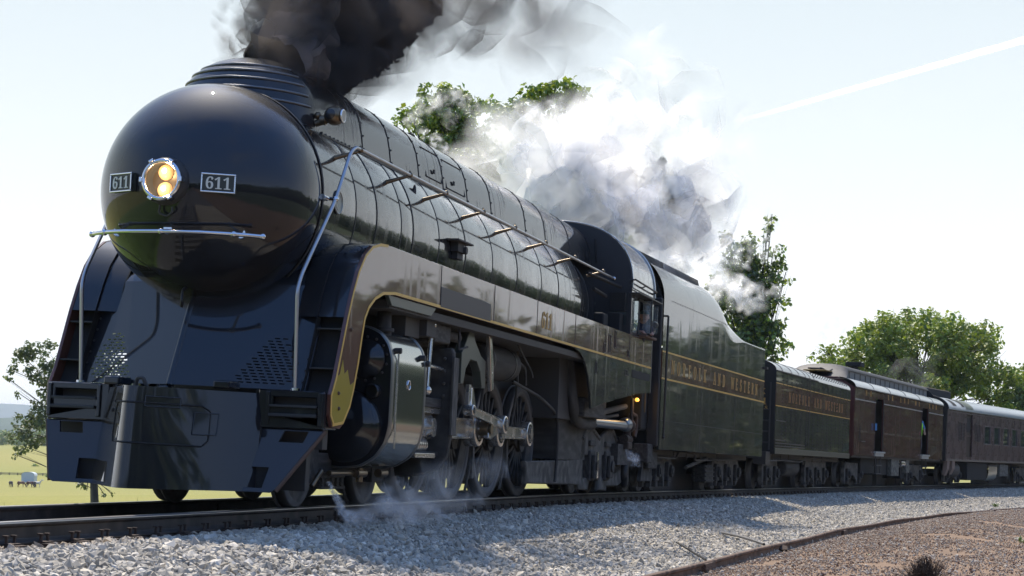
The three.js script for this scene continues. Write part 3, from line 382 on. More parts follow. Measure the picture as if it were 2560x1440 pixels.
// --- near side motion: guides, rods, yoke, valve gear
for (const sg of [1, -1]) {
  const Z = (g) => sg > 0 ? plain(g) : mirrorZ(g);
  const P1 = [-0.40, 1.01], I = (a, b, z, w0, w1, t, m = mSteel, nm = 'side_rod') => { // I-section rod from a to b
    const dx = b[0] - a[0], dy = b[1] - a[1], L = hypot(dx, dy), an = atan2(dy, dx), web = ex([[0, -w0 / 2], [L, -w1 / 2], [L, w1 / 2], [0, w0 / 2]], -t * 0.25, t * 0.25, null, 0.002), f1 = ex([[0, w0 / 2 - 0.025], [L, w1 / 2 - 0.025], [L, w1 / 2], [0, w0 / 2]], -t / 2, t / 2, null, 0.003), f2 = ex([[0, -w0 / 2], [L, -w1 / 2], [L, -w1 / 2 + 0.025], [0, -w0 / 2 + 0.025]], -t / 2, t / 2, null, 0.003);
    return part(nm, Z(M(web, f1, f2).rotateZ(an).translate(a[0], a[1], z)), m, loco);
  };
  const eye = (x, y, z, r, d, par) => { const e = part('rod_bearing', Z(M(latheZ([[-d / 2, r * 0.7], [-d / 2, r], [d / 2, r], [d / 2 + 0.012, r * 0.94], [d / 2 + 0.012, r * 0.72]], 36)).translate(x, y, z)), mSteel, par); part('crank_pin', Z(M(cylZ(x, y, z - d * 0.7, z + d * 0.62, r * 0.62), cylZ(x, y, z + d * 0.62, z + d * 0.75, r * 0.4))), std(C(0.20, 0.19, 0.17), 0.4, { metalness: 0.8 }), e); for (const a of [0, 1, 2, 3, 4, 5]) part('pin_bolt', Z(cylZ(x + r * 0.48 * cos(a * PI / 3), y + r * 0.48 * sin(a * PI / 3), z + d * 0.6, z + d * 0.74, r * 0.1, r * 0.1, 6)), mSteel, e); return e; };
  const pins = [0, 1, 2, 3].map((i) => [P1[0] + i * 1.905, P1[1]]);
  const r1 = I(pins[0], pins[1], 1.0, 0.2, 0.2, 0.09), r2 = I(pins[1], pins[2], 1.0, 0.2, 0.2, 0.09), r3 = I(pins[2], pins[3], 1.0, 0.2, 0.17, 0.09);
  eye(...pins[0], 1.0, 0.19, 0.13, r1); eye(...pins[2], 1.03, 0.235, 0.15, r2); eye(...pins[3], 1.0, 0.20, 0.13, r3);
  const mr = I([-0.95, 0.985], [1.5, 1.02], 1.22, 0.30, 0.27, 0.12, mSteel, 'main_rod'); eye(1.5, 1.02, 1.22, 0.25, 0.18, mr);
  part('rod_nut', Z(M(cylZ(1.5, 1.02, 1.3, 1.46, 0.14, 0.12, 6), cylZ(1.5, 1.02, 1.46, 1.5, 0.075))), mBrass, mr);
  part('return_crank', Z(M(ex([[1.42, 0.90], [1.58, 0.88], [2.2, 1.03], [2.2, 1.17], [1.5, 1.16]], 1.40, 1.47))), mSteel, loco);
  const er = I([0.47, 1.255], [2.13, 1.10], 1.46, 0.12, 0.13, 0.07, mSteel, 'eccentric_rod'); eye(2.14, 1.10, 1.46, 0.13, 0.11, er); eye(0.45, 1.255, 1.46, 0.075, 0.12, er);
  const xh = part('crosshead', Z(M(bx(-1.35, -0.75, 0.85, 1.16, 1.12, 1.34, 0.03), bx(-1.45, -0.6, 1.16, 1.24, 1.08, 1.38), cylZ(-0.95, 0.985, 1.08, 1.42, 0.12))), mSteel, loco);
  part('piston_rod', Z(cylX(-2.02, -1.3, 0.95, 1.1, 0.06)), mChrome, xh);
  part('guide_bar', Z(M(bx(-2.02, -0.5, 1.24, 1.36, 1.05, 1.40), bx(-2.0, -0.6, 0.62, 0.68, 1.08, 1.38))), mFrameDark, loco);
  part('finned_guide', Z(M(...[0, 1, 2, 3, 4, 5, 6].map((i) => cylX(-1.62 + i * 0.085, -1.57 + i * 0.085, 0.76, 1.28, 0.105)), cylX(-1.7, -1.0, 0.76, 1.28, 0.07), bx(-1.75, -0.95, 0.60, 0.66, 1.1, 1.45))), mSteel, loco);
  // guide yoke: deep dark plate across the frame with a hooked foot
  part('guide_yoke', Z(M(exX([[0.55, 2.02], [1.50, 2.02], [1.53, 1.96], [1.53, 0.86], [1.49, 0.62], [1.38, 0.46], [1.20, 0.37], [0.9, 0.34], [0.55, 0.34], [0.55, 0.58], [0.95, 0.58], [1.12, 0.64], [1.20, 0.76], [1.20, 1.24], [1.08, 1.46], [0.95, 1.6], [0.55, 1.62]], -0.62, -0.50, null, 0.015))), mFrameDark, loco);
  part('yoke_flange', Z(M(bx(-0.66, -0.44, 0.9, 1.9, 1.53, 1.56, 0.006))), mFrame, loco);
  const yb = []; for (const u of [1.22, 1.42]) for (let h = 1.4; h < 2; h += 0.16) yb.push([-0.625, h, u * sg]); part('yoke_bolt', rivets(yb, 0.024), mFrame, loco).userData.kind = 'stuff';
  // valve gear frame with its arch
  const gear = part('valve_gear_frame', Z(M(ex([[0.12, 2.0], [0.30, 2.16], [0.45, 2.32], [0.62, 2.36], [0.74, 2.2], [1.05, 2.02], [1.30, 1.96], [1.32, 1.58], [1.15, 1.58], [1.05, 1.80], [0.85, 1.93], [0.55, 1.94], [0.34, 1.80], [0.26, 1.60], [0.12, 1.60]], 1.30, 1.42))), mOlive, loco);
  part('reverse_link', Z(M(ex([[1.22, 2.36], [1.32, 2.36], [1.50, 1.95], [1.56, 1.58], [1.44, 1.55], [1.36, 1.9]], 1.42, 1.48), ex([[0.42, 1.6], [0.52, 1.6], [0.56, 1.3], [0.42, 1.2]], 1.40, 1.46), ex([[1.0, 1.6], [1.15, 1.6], [1.45, 1.15], [1.28, 1.1]], 1.24, 1.3), bar([0.6, 1.55, 1.42], [0.5, 1.28, 1.45], 0.03))), mSteel, gear);
  part('combination_lever', Z(M(bar([-1.35, 2.25, 1.45], [-1.42, 1.45, 1.45], 0.03), ball(-1.35, 2.26, 1.45, 0.06), ball(-1.42, 1.44, 1.45, 0.06), bar([-1.9, 1.76, 1.4], [-0.7, 1.74, 1.4], 0.03), bar([-1.9, 1.42, 1.42], [-1.35, 1.42, 1.42], 0.03))), mSteel, loco);
  part('lubricator', Z(M(bx(-1.3, -0.6, 2.06, 2.3, 1.15, 1.48, 0.03), cylX(-0.55, 0.1, 2.2, 1.35, 0.07), bar([-0.3, 2.3, 1.5], [-0.3, 2.02, 1.5], 0.018), bar([-0.3, 2.02, 1.5], [0.1, 2.08, 1.5], 0.014))), mFrameDark, loco);
  const res = part('air_reservoir', Z(latheX([[1.9, 0.001], [1.92, 0.2], [1.98, 0.25], [3.7, 0.25], [3.78, 0.2], [3.80, 0.001]], 2.02, 1.05, 28)), mFrameDark, loco);
  part('reservoir_strap', Z(M(cylX(2.2, 2.26, 2.02, 1.05, 0.257), cylX(3.4, 3.46, 2.02, 1.05, 0.257))), mSatin, res);
  part('air_pipe', Z(M(tube([[3.8, 2.1, 1.2], [4.1, 2.0, 1.25], [4.2, 1.75, 1.25]], 0.025, 20, 8), tube([[2.9, 2.4, 1.4], [3.1, 2.2, 1.45], [3.6, 1.95, 1.48], [3.72, 1.86, 1.48]], 0.018, 24, 6), tube([[3.6, 1.78, 1.2], [5.2, 1.62, 1.2], [6.3, 1.42, 1.2], [6.62, 1.2, 1.2], [6.66, 0.7, 1.2], [6.6, 0.25, 1.2]], 0.026, 60, 8))), mFrameDark, loco);
  part('sand_pipe', Z(M(...[0.95, 2.86, 4.76].map((s) => tube([[s, 2.3, 0.95], [s - 0.05, 1.7, 0.98], [s + 0.02, 0.9, 0.86], [s - 0.12, 0.12, 0.78]], 0.022, 24, 6)), ...[0.95, 2.86, 4.76].map((s) => bx(s - 0.05, s + 0.05, 0.3, 0.9, 0.76, 0.86)))), mFrame, loco);
  part('brake_shoe', Z(M(...[1.0, 2.9, 4.81].map((s) => ex([[s - 0.06, 0.5], [s + 0.05, 0.5], [s + 0.02, 0.85], [s + 0.06, 1.2], [s - 0.05, 1.2]], 0.70, 0.80)))), mFrame, loco);
  // trailing truck side casting, outline read from its picture at its own plane
  const q = (cx, cy) => { const p = pl(1.15, 1340 + cx / 4.8, 980 + cy / 4.8); return [p.x, p.y]; };
  const out = [[-120, 830], [330, 820], [520, 800], [550, 560], [600, 450], [680, 440], [735, 535], [795, 548], [850, 470], [920, 460], [960, 600], [1070, 880], [1075, 965], [1050, 1070], [980, 1130], [845, 1125], [845, 1185], [745, 1180], [755, 1060], [700, 1005], [650, 1045], [615, 1180], [515, 1172], [512, 1115], [-120, 1100]].map((p) => q(...p)).reverse();
  const tr = part('trailing_truck_frame', Z(M(ex(out, 1.06, 1.15, [[[560, 760], [560, 1030], [640, 1030], [650, 760]].map((p) => q(...p)), [[790, 760], [790, 1030], [860, 1030], [860, 760]].map((p) => q(...p))], 0.02))), mFrame, loco);
  part('frame_rib', Z(M(...[[560, 560, 600, 455], [600, 455, 680, 445], [680, 445, 760, 560], [760, 560, 850, 475], [850, 475, 920, 465], [920, 465, 1075, 900], [1075, 900, 1052, 1070]].map(([a, b, c, d]) => { const A = q(a, b), B = q(c, d); return bar([A[0], A[1], 1.14], [B[0], B[1], 1.14], 0.045, 0.045, 6); }))), mFrame, tr);
  for (const s of [9.5, 10.85]) part('journal_box', Z(M(bx(s - 0.22, s + 0.2, 0.25, 0.80, 1.0, 1.2, 0.03), bx(s - 0.16, s + 0.16, 0.3, 0.72, 1.2, 1.27, 0.03), bx(s - 0.24, s + 0.22, 0.88, 0.98, 1.1, 1.2, 0.02), cylZ(s, 0.52, 1.26, 1.30, 0.11))), mFrameDark, tr);
  if (sg > 0) part('box_lid', M(ex([[9.42, 0.30], [9.52, 0.30], [9.53, 0.76], [9.43, 0.78]], 1.27, 1.30)), mChrome, tr);
  // injector and pipes beneath the cab
  part('injector_pipe', Z(tube([[7.1, 2.4, 1.2], [7.15, 1.7, 1.3], [7.35, 1.40, 1.3], [7.8, 1.27, 1.3], [8.8, 1.27, 1.3]], 0.105, 50, 14)), mFrameDark, loco);
  part('suction_pipe', Z(M(cylX(8.8, 11.7, 1.31, 1.3, 0.09), cylX(8.72, 8.80, 1.30, 1.3, 0.105), latheX([[11.6, 0.09], [11.66, 0.13], [11.85, 0.14], [11.98, 0.09], [12.05, 0.09]], 1.33, 1.3, 24))), std(C(0.20, 0.24, 0.28), 0.3, { metalness: 0.7 }), loco);
  part('slanted_pipe', Z(M(bar([8.9, 1.44, 1.3], [11.7, 1.68, 1.3], 0.055), bar([9.0, 1.34, 1.15], [11.5, 1.5, 1.2], 0.03))), mFrame, loco);
  part('injector', Z(M(cylY(12.0, 0.95, 1.5, 1.3, 0.08), cylX(11.7, 12.2, 1.05, 1.3, 0.09), ball(12.05, 1.32, 1.32, 0.14), cylY(11.8, 0.7, 1.1, 1.25, 0.05), cylY(12.15, 1.2, 1.85, 1.35, 0.035), cylY(11.95, 1.4, 1.85, 1.38, 0.03), bx(11.7, 12.1, 0.85, 1.0, 1.15, 1.4, 0.03), tube([[12.1, 1.55, 1.35], [12.3, 1.5, 1.4], [12.32, 1.25, 1.4], [12.2, 1.1, 1.4]], 0.05, 20, 8))), std(C(0.085, 0.05, 0.035), 0.7, { map: tDust }), loco);
  part('feed_hose', Z(tube([[12.2, 1.0, 1.2], [12.4, 0.7, 1.2], [12.35, 0.35, 1.2], [12.6, 0.18, 1.15], [12.95, 0.35, 1.1], [13.1, 0.75, 1.0]], 0.085, 40, 12)), mSatin, loco);
  part('cab_under_box', Z(M(bx(7.3, 8.9, 1.36, 1.7, 1.1, 1.5, 0.03), bx(11.2, 12.2, 0.55, 0.95, 0.9, 1.3), ex([[11.3, 0.9], [12.0, 1.1], [12.3, 0.95], [12.35, 0.45], [11.5, 0.35]], 0.95, 1.15))), mFrameDark, loco);
}
{ const a = part('marker_light', ball(12.1, 1.83, 1.45, 0.04), new THREE.MeshStandardMaterial({ color: C(0.5, 0.3, 0.1), emissive: C(1, 0.45, 0.06), emissiveIntensity: 1.3 }), loco); const L = new THREE.PointLight(C(1, 0.55, 0.15), 0.25); L.position.set(12.1, 1.83, 1.52); L.name = 'marker_glow'; loco.add(L); }

// --- cab
{
  const roofY = (u, k = 0) => 3.86 + (1.24 + k) * pow(max(0, 1 - pow(abs(u) / (1.645 + k), 2.5)), 1 / 2.5);
  const arcP = (s, k = 0, n = 28) => { const r = []; for (let i = 0; i <= n; i++) { const t = i / n * PI, c = cos(t), e = 2 / 2.5; r.push([s, 3.86 + (1.24 + k) * pow(abs(sin(t)), e), (1.645 + k) * Math.sign(c) * pow(abs(c), e)]); } return r; };
  part('cab_roof', M(loft([10.28, 11, 11.8, 12.5].map((s) => arcP(s)))), mBoiler, loco);
  part('roof_edge', M(tube(arcP(12.5, 0.006).map((p) => p), 0.022, 80, 8), tube(arcP(10.28, 0.004), 0.012, 80, 6)), mSteel, loco);
  // front bulkhead, open to the boiler
  const out = arcP(0, -0.01).map((p) => [p[2], p[1]]).reverse(); out.push([1.62, 2.98], [-1.62, 2.98]);
  part('cab_front', exX(out, 10.22, 10.27, null, 0.004), mSatin, loco);
  part('front_conduit', M(bar([10.2, 4.3, 0.95], [10.2, 4.75, 0.9], 0.02), bx(10.1, 10.2, 3.4, 3.75, 1.25, 1.55), bx(9.9, 10.2, 3.0, 3.35, 1.28, 1.5)), mSoot, loco);
  part('front_window', bx(10.19, 10.215, 3.15, 3.75, 1.28, 1.56), mGlass, loco);
  part('boiler_gauge_pipes', M(bar([8.6, 3.95, 1.15], [10.1, 3.85, 1.45], 0.03), bar([8.9, 3.7, 1.2], [9.3, 3.6, 1.35], 0.035), bx(9.2, 9.6, 3.0, 3.3, 1.15, 1.35, 0.04)), mSoot, loco);
  for (const sg of [1, -1]) {
    const Z = (g) => sg > 0 ? plain(g) : mirrorZ(g);
    part('cab_side', Z(planarUV(plain(ex([[10.24, 2.992], [12.44, 2.992], [12.44, 3.88], [10.24, 3.88]], 1.60, 1.64, [[[10.95, 3.06], [12.25, 3.06], [12.25, 3.70], [10.95, 3.70]]], 0.004)))), mBoiler, loco);
    part('window_awning', Z(M(bx(10.1, 12.5, 3.735, 3.76, 1.62, 1.82, 0.006))), mSatin, loco);
    part('cab_grab_rail', Z(M(bar([10.15, 4.00, 1.72], [12.3, 3.96, 1.72], 0.018), bar([10.15, 4.0, 1.72], [10.15, 3.98, 1.6], 0.018), bar([12.3, 3.96, 1.72], [12.3, 3.9, 1.6], 0.018), bar([11.2, 3.98, 1.72], [11.2, 3.92, 1.6], 0.014), bar([10.15, 3.84, 1.68], [12.3, 3.82, 1.68], 0.012))), mSatin, loco);
    const w = part('cab_window', Z(M(bx(10.93, 10.98, 3.04, 3.72, 1.60, 1.66), bx(12.22, 12.27, 3.04, 3.72, 1.60, 1.66), bx(10.98, 12.22, 3.04, 3.08, 1.60, 1.66), bx(10.98, 12.22, 3.68, 3.72, 1.60, 1.66))), mSatin, loco);
    part('wind_deflector', Z(M(bx(11.3, 11.32, 3.08, 3.70, 1.66, 1.82))), phy(C(0.85, 0.9, 0.9), 0.05, { transmission: 0.92, thickness: 0 }), w);
    part('deflector_frame', Z(M(bx(11.295, 11.325, 3.05, 3.08, 1.64, 1.84), bx(11.295, 11.325, 3.70, 3.73, 1.64, 1.84), bx(11.295, 11.325, 3.08, 3.70, 1.815, 1.84))), mSatin, w);
    part('wind_deflector', Z(M(bx(12.1, 12.12, 3.12, 3.66, 1.66, 1.80))), phy(C(0.85, 0.9, 0.9), 0.05, { transmission: 0.92, thickness: 0 }), w);
    part('cab_pane', Z(bx(10.5, 10.88, 3.1, 3.66, 1.641, 1.648, 0.002)), phy(C(0.04, 0.05, 0.06), 0.02, { clearcoat: 1 }), w);
    part('arm_rest', Z(bx(11.1, 12.2, 3.0, 3.05, 1.62, 1.78, 0.02)), mBrown, w);
    part('cab_corner_post', Z(M(bx(12.44, 12.52, 1.98, 3.9, 1.54, 1.64), bx(10.2, 10.24, 2.99, 3.9, 1.58, 1.65))), mSatin, loco);
    part('cab_handhold', Z(M(bar([12.6, 1.6, 1.52], [12.6, 3.0, 1.52], 0.02))), mSatin, loco);
    part('rolled_curtain', Z(M(tube([[12.35, 3.30, 1.70], [12.55, 3.34, 1.66], [12.75, 3.32, 1.60], [12.95, 3.26, 1.52]], 0.075, 24, 8), ball(12.95, 3.25, 1.52, 0.09))), std(C(0.30, 0.25, 0.19), 0.9), loco);
  }
  part('cab_back', M(bx(12.3, 12.42, 2.0, 3.0, -1.58, 1.58), bx(12.3, 12.4, 1.3, 2.0, -1.3, 1.3)), mSoot, loco);
  part('cab_floor', bx(10.3, 12.42, 2.0, 2.06, -1.58, 1.58), mSoot, loco);
  part('diaphragm', M(bx(12.6, 13.3, 1.25, 4.0, -1.45, 1.45, 0.06), bx(12.5, 13.35, 3.5, 4.55, -1.1, 1.1, 0.1)), mSoot, loco);
}

// =====================================================================  COAL TENDER
function side(pts, z0, z1, holes) { return planarUV(plain(ex(pts, z0, z1, holes, 0.004))); }
function bogie(par, xs, r, u, frameZ, six) {
  const g = new THREE.Group(); g.name = 'bogie'; par.add(g); g.castShadow = true;
  for (const x of xs) for (const sg of [1, -1]) { const w = part('truck_wheel', plain(latheZ([[-0.095, r - 0.08], [-0.095, r + 0.022], [-0.06, r + 0.015], [-0.06, r], [0.05, r], [0.065, r - 0.02], [0.065, r - 0.075], [0.02, r - 0.1], [0.0, r * 0.5], [0.05, r * 0.3], [0.07, 0.001]], 36)).scale(1, 1, sg).translate(x, r, 0.745 * sg), mWheel, g); }
  part('axle', M(...xs.map((x) => cylZ(x, r, -0.74, 0.74, 0.08))), mFrameDark, g);
  const x0 = xs[0], x1 = xs[xs.length - 1];
  for (const sg of [1, -1]) {
    const Z = (q) => sg > 0 ? plain(q) : mirrorZ(q), outl = [[x0 - 0.42, 0.62], [x0 - 0.34, 0.86], [x1 + 0.34, 0.86], [x1 + 0.42, 0.62], [x1 + 0.42, 0.2]], hs = [];
    for (let i = xs.length - 1; i >= 0; i--) { outl.push([xs[i] + 0.30, 0.2], [xs[i] + 0.30, 0.12], [xs[i] + 0.2, 0.12], [xs[i] + 0.2, 0.62], [xs[i] - 0.2, 0.62], [xs[i] - 0.2, 0.12], [xs[i] - 0.30, 0.12], [xs[i] - 0.30, 0.2]); if (i) { const m = (xs[i] + xs[i - 1]) / 2; outl.push([m + 0.12, 0.42], [m - 0.12, 0.42]); } }
    outl.push([x0 - 0.42, 0.2]);
    part('side_frame', Z(ex(outl.reverse(), frameZ, frameZ + 0.12, null, 0.015)), mFrame, g);
    for (const x of xs) part('journal_box', Z(M(bx(x - 0.17, x + 0.17, 0.24, 0.66, frameZ - 0.05, frameZ + 0.2, 0.03), cylZ(x, r, frameZ + 0.18, frameZ + 0.26, 0.13), cylZ(x, r, frameZ + 0.25, frameZ + 0.28, 0.07))), mFrameDark, g);
    part('brake_rigging', Z(M(...xs.flatMap((x) => [bar([x + r + 0.05, 0.9, 0.8], [x + r + 0.1, 0.25, 0.8], 0.03), bx(x + r - 0.02, x + r + 0.09, 0.3, 0.6, 0.72, 0.82)]), bar([x0, 0.2, 0.85], [x1, 0.2, 0.85], 0.02))), mFrameDark, g);
  }
  return g;
}
{
  const T = thing('coal_tender', 'tall black coal tender with maroon lettered band coupled behind the engine cab', 'tender');
  const L = 12.1; onTrack(T, 13.355, L);
  const sec = (top, round) => { const r = []; for (let i = 0; i <= 14; i++) { const t = i / 14 * PI / 2; r.push([top - round * (1 - sin(PI / 2 - t)) * 0 - round * (1 - cos(t)) * 0, 0]); } return r; };
  // height of the shoulder along the length: round-topped bunker, falling in a curve to the water deck
  const H = (x) => lerp(4.86, 3.72, sstep(5.9, 9.25, x) * 1.0), Rr = (x) => lerp(0.92, 0.03, sstep(6.8, 9.25, x)), xs = [0, 0.02, 1.5, 3, 4.5, 5.5, 6, 6.4, 6.8, 7.2, 7.6, 8.0, 8.4, 8.8, 9.1, 9.3, 10.5, L];
  const ring = (x) => { const h = H(x), R = Rr(x), r = [[x, 2.90, 1.60], [x, (2.9 + h - R) / 2, 1.60]]; for (let i = 0; i <= 14; i++) { const t = i / 14 * PI / 2; r.push([x, h - R + R * sin(t), 1.60 - R * 0.95 * (1 - cos(t))]); } const a = r[r.length - 1]; r.push([x, h + 0.02, a[2] * 0.5], [x, h + 0.03, 0]); return r; };
  for (const sg of [1, -1]) {
    const Z = (g) => sg > 0 ? plain(g) : mirrorZ(g);
    const g = plain(loft(xs.map(ring))); const p = g.attributes.position, uv = g.attributes.uv; for (let i = 0; i < p.count; i++) uv.setXY(i, p.getX(i), p.getY(i) + (1.6 - p.getZ(i)));
    part('tank_shell', Z(g), mTender, T);
    part('lettered_band', Z(side([[0.004, 2.31], [L, 2.31], [L, 2.897], [0.004, 2.897]], 1.55, 1.601)), mMaroon, T);
    part('lower_side', Z(side([[0, 0.9], [L, 0.9], [L, 2.307], [0, 2.307]], 1.55, 1.60)), mTender, T);
    if (sg > 0) {
      part('gold_stripe', bx(0.01, L, 2.315, 2.350, 1.59, 1.606, 0.002), mGold, T); part('gold_stripe', bx(0.01, L, 2.862, 2.895, 1.59, 1.606, 0.002), mGold, T);
      part('lettering', spread('NORFOLK AND WESTERN', 0.75, 11.2, 2.46, 1.602, 0.29, undefined, 0.98), mGoldDull, T);
      const rv = []; for (let h = 1.15; h < 2.3; h += 0.13) rv.push([0.42, h, 1.602]); for (let x = 0.8; x < 8; x += 0.24) rv.push([x, 3.95, 1.60]); part('rivet_row', rivets(rv, 0.014), mDark, T).userData.kind = 'stuff';
      part('tank_seam', M(bx(4.0, 4.012, 0.95, 2.3, 1.598, 1.604, 0.001), bx(8.05, 8.062, 0.95, 2.3, 1.598, 1.604, 0.001), bx(0.1, 12, 1.48, 1.488, 1.598, 1.603, 0.001)), mDark, T);
      part('corner_grab_iron', M(bar([0.12, 1.15, 1.66], [0.16, 3.6, 1.66], 0.022), ball(0.12, 1.15, 1.66, 0.035), bar([0.16, 3.6, 1.66], [0.16, 3.6, 1.58], 0.02)), mSatin, T);
    }
    part('front_corner', Z(M(bx(-0.10, 0.0, 0.95, 3.95, 1.35, 1.585, 0.03))), mSatin, T);
    part('tender_step', Z(M(bx(-0.5, -0.05, 0.62, 1.0, 1.2, 1.5, 0.03), bx(0.0, 0.8, 0.5, 0.88, 1.15, 1.4, 0.04), ex([[0.0, 0.9], [0.75, 0.9], [0.45, 0.72], [0.4, 0.5], [0.85, 0.35], [0.8, 0.25], [-0.2, 0.25]], 1.22, 1.3))), mFrameDark, T);
  }
  part('front_bulkhead', M(exX([[-1.5, 0.9], [1.5, 0.9], [1.58, 3.9], [1.35, 4.5], [0.9, 4.83], [-0.9, 4.83], [-1.35, 4.5], [-1.58, 3.9]], 0.02, 0.08)), mSoot, T);
  part('rear_plate', M(exX([[-1.58, 0.9], [1.58, 0.9], [1.58, 3.7], [-1.58, 3.7]], L - 0.04, L + 0.0)), mTender, T);
  part('under_frame', M(bx(0.1, L - 0.1, 0.78, 0.9, -1.2, 1.2), bx(0.4, 11.6, 0.55, 0.8, -0.5, 0.5), bx(3.6, 7.9, -0.05, 0.6, -0.6, 0.5), bx(0.2, 3.2, -0.05, 0.6, -0.45, 0.3), bx(8.0, 11.2, -0.05, 0.6, -0.45, 0.3)), mDark, T);
  for (const sg of [1, -1]) part('coal_board', loft([[-0.62, 4.70, 4.86], [5.38, 4.60, 4.86]].flatMap(([x, a, b], i) => [[[x, a, 1.20 * sg], [x, b - (i ? 0.0 : 0), 1.14 * sg], [x, b, 1.08 * sg], [x, a, 1.06 * sg]]])), mCoal, T);
  part('board_end', M(exX([[-1.12, 4.5], [1.12, 4.5], [1.06, 4.86], [-1.06, 4.86]], 5.34, 5.38), exX([[-1.12, 4.5], [1.12, 4.5], [1.06, 4.86], [-1.06, 4.86]], -0.62, -0.58)), mCoal, T);
  part('coal_load', new THREE.SphereGeometry(1, 24, 12).scale(2.8, 0.25, 1.0).translate(2.4, 4.72, 0), mSoot, T);
  part('shoulder_rail', M(bar([0.1, 4.98, 0.6], [5.4, 4.92, 0.6], 0.02)), mDark, T);
  part('air_line', M(tube([[0.4, 0.75, 1.3], [2.9, 0.74, 1.3], [3.3, 0.86, 1.3], [5, 0.85, 1.3], [5.2, 0.72, 1.3], [9.9, 0.78, 1.3]], 0.022, 80, 6), bar([4.3, 0.55, 1.25], [6.6, 0.78, 1.25], 0.04), ...[2.8, 4.1, 5.6, 7.5].map((x) => bar([x, 0.9, 1.3], [x, 0.72, 1.3], 0.014))), mFrame, T);
  part('steam_trap', M(bx(6.7, 7.6, 0.2, 0.62, 0.95, 1.2, 0.03), ...[0, 1, 2, 3].map((i) => bx(6.65, 7.65, 0.24 + i * 0.1, 0.27 + i * 0.1, 0.9, 1.24))), mFrameDark, T);
  bogie(T, [0.55, 1.75, 2.95], 0.46, 0, 1.0); bogie(T, [8.3, 9.6, 10.9], 0.46, 0, 1.0);
  part('rear_coupler', M(bx(L, L + 0.7, 0.7, 0.95, -0.15, 0.15, 0.05)), mFrameDark, T);
  part('lamp_stub', M(bx(L - 0.1, L + 0.12, 3.2, 3.26, 1.55, 1.68)), mDark, T);
}
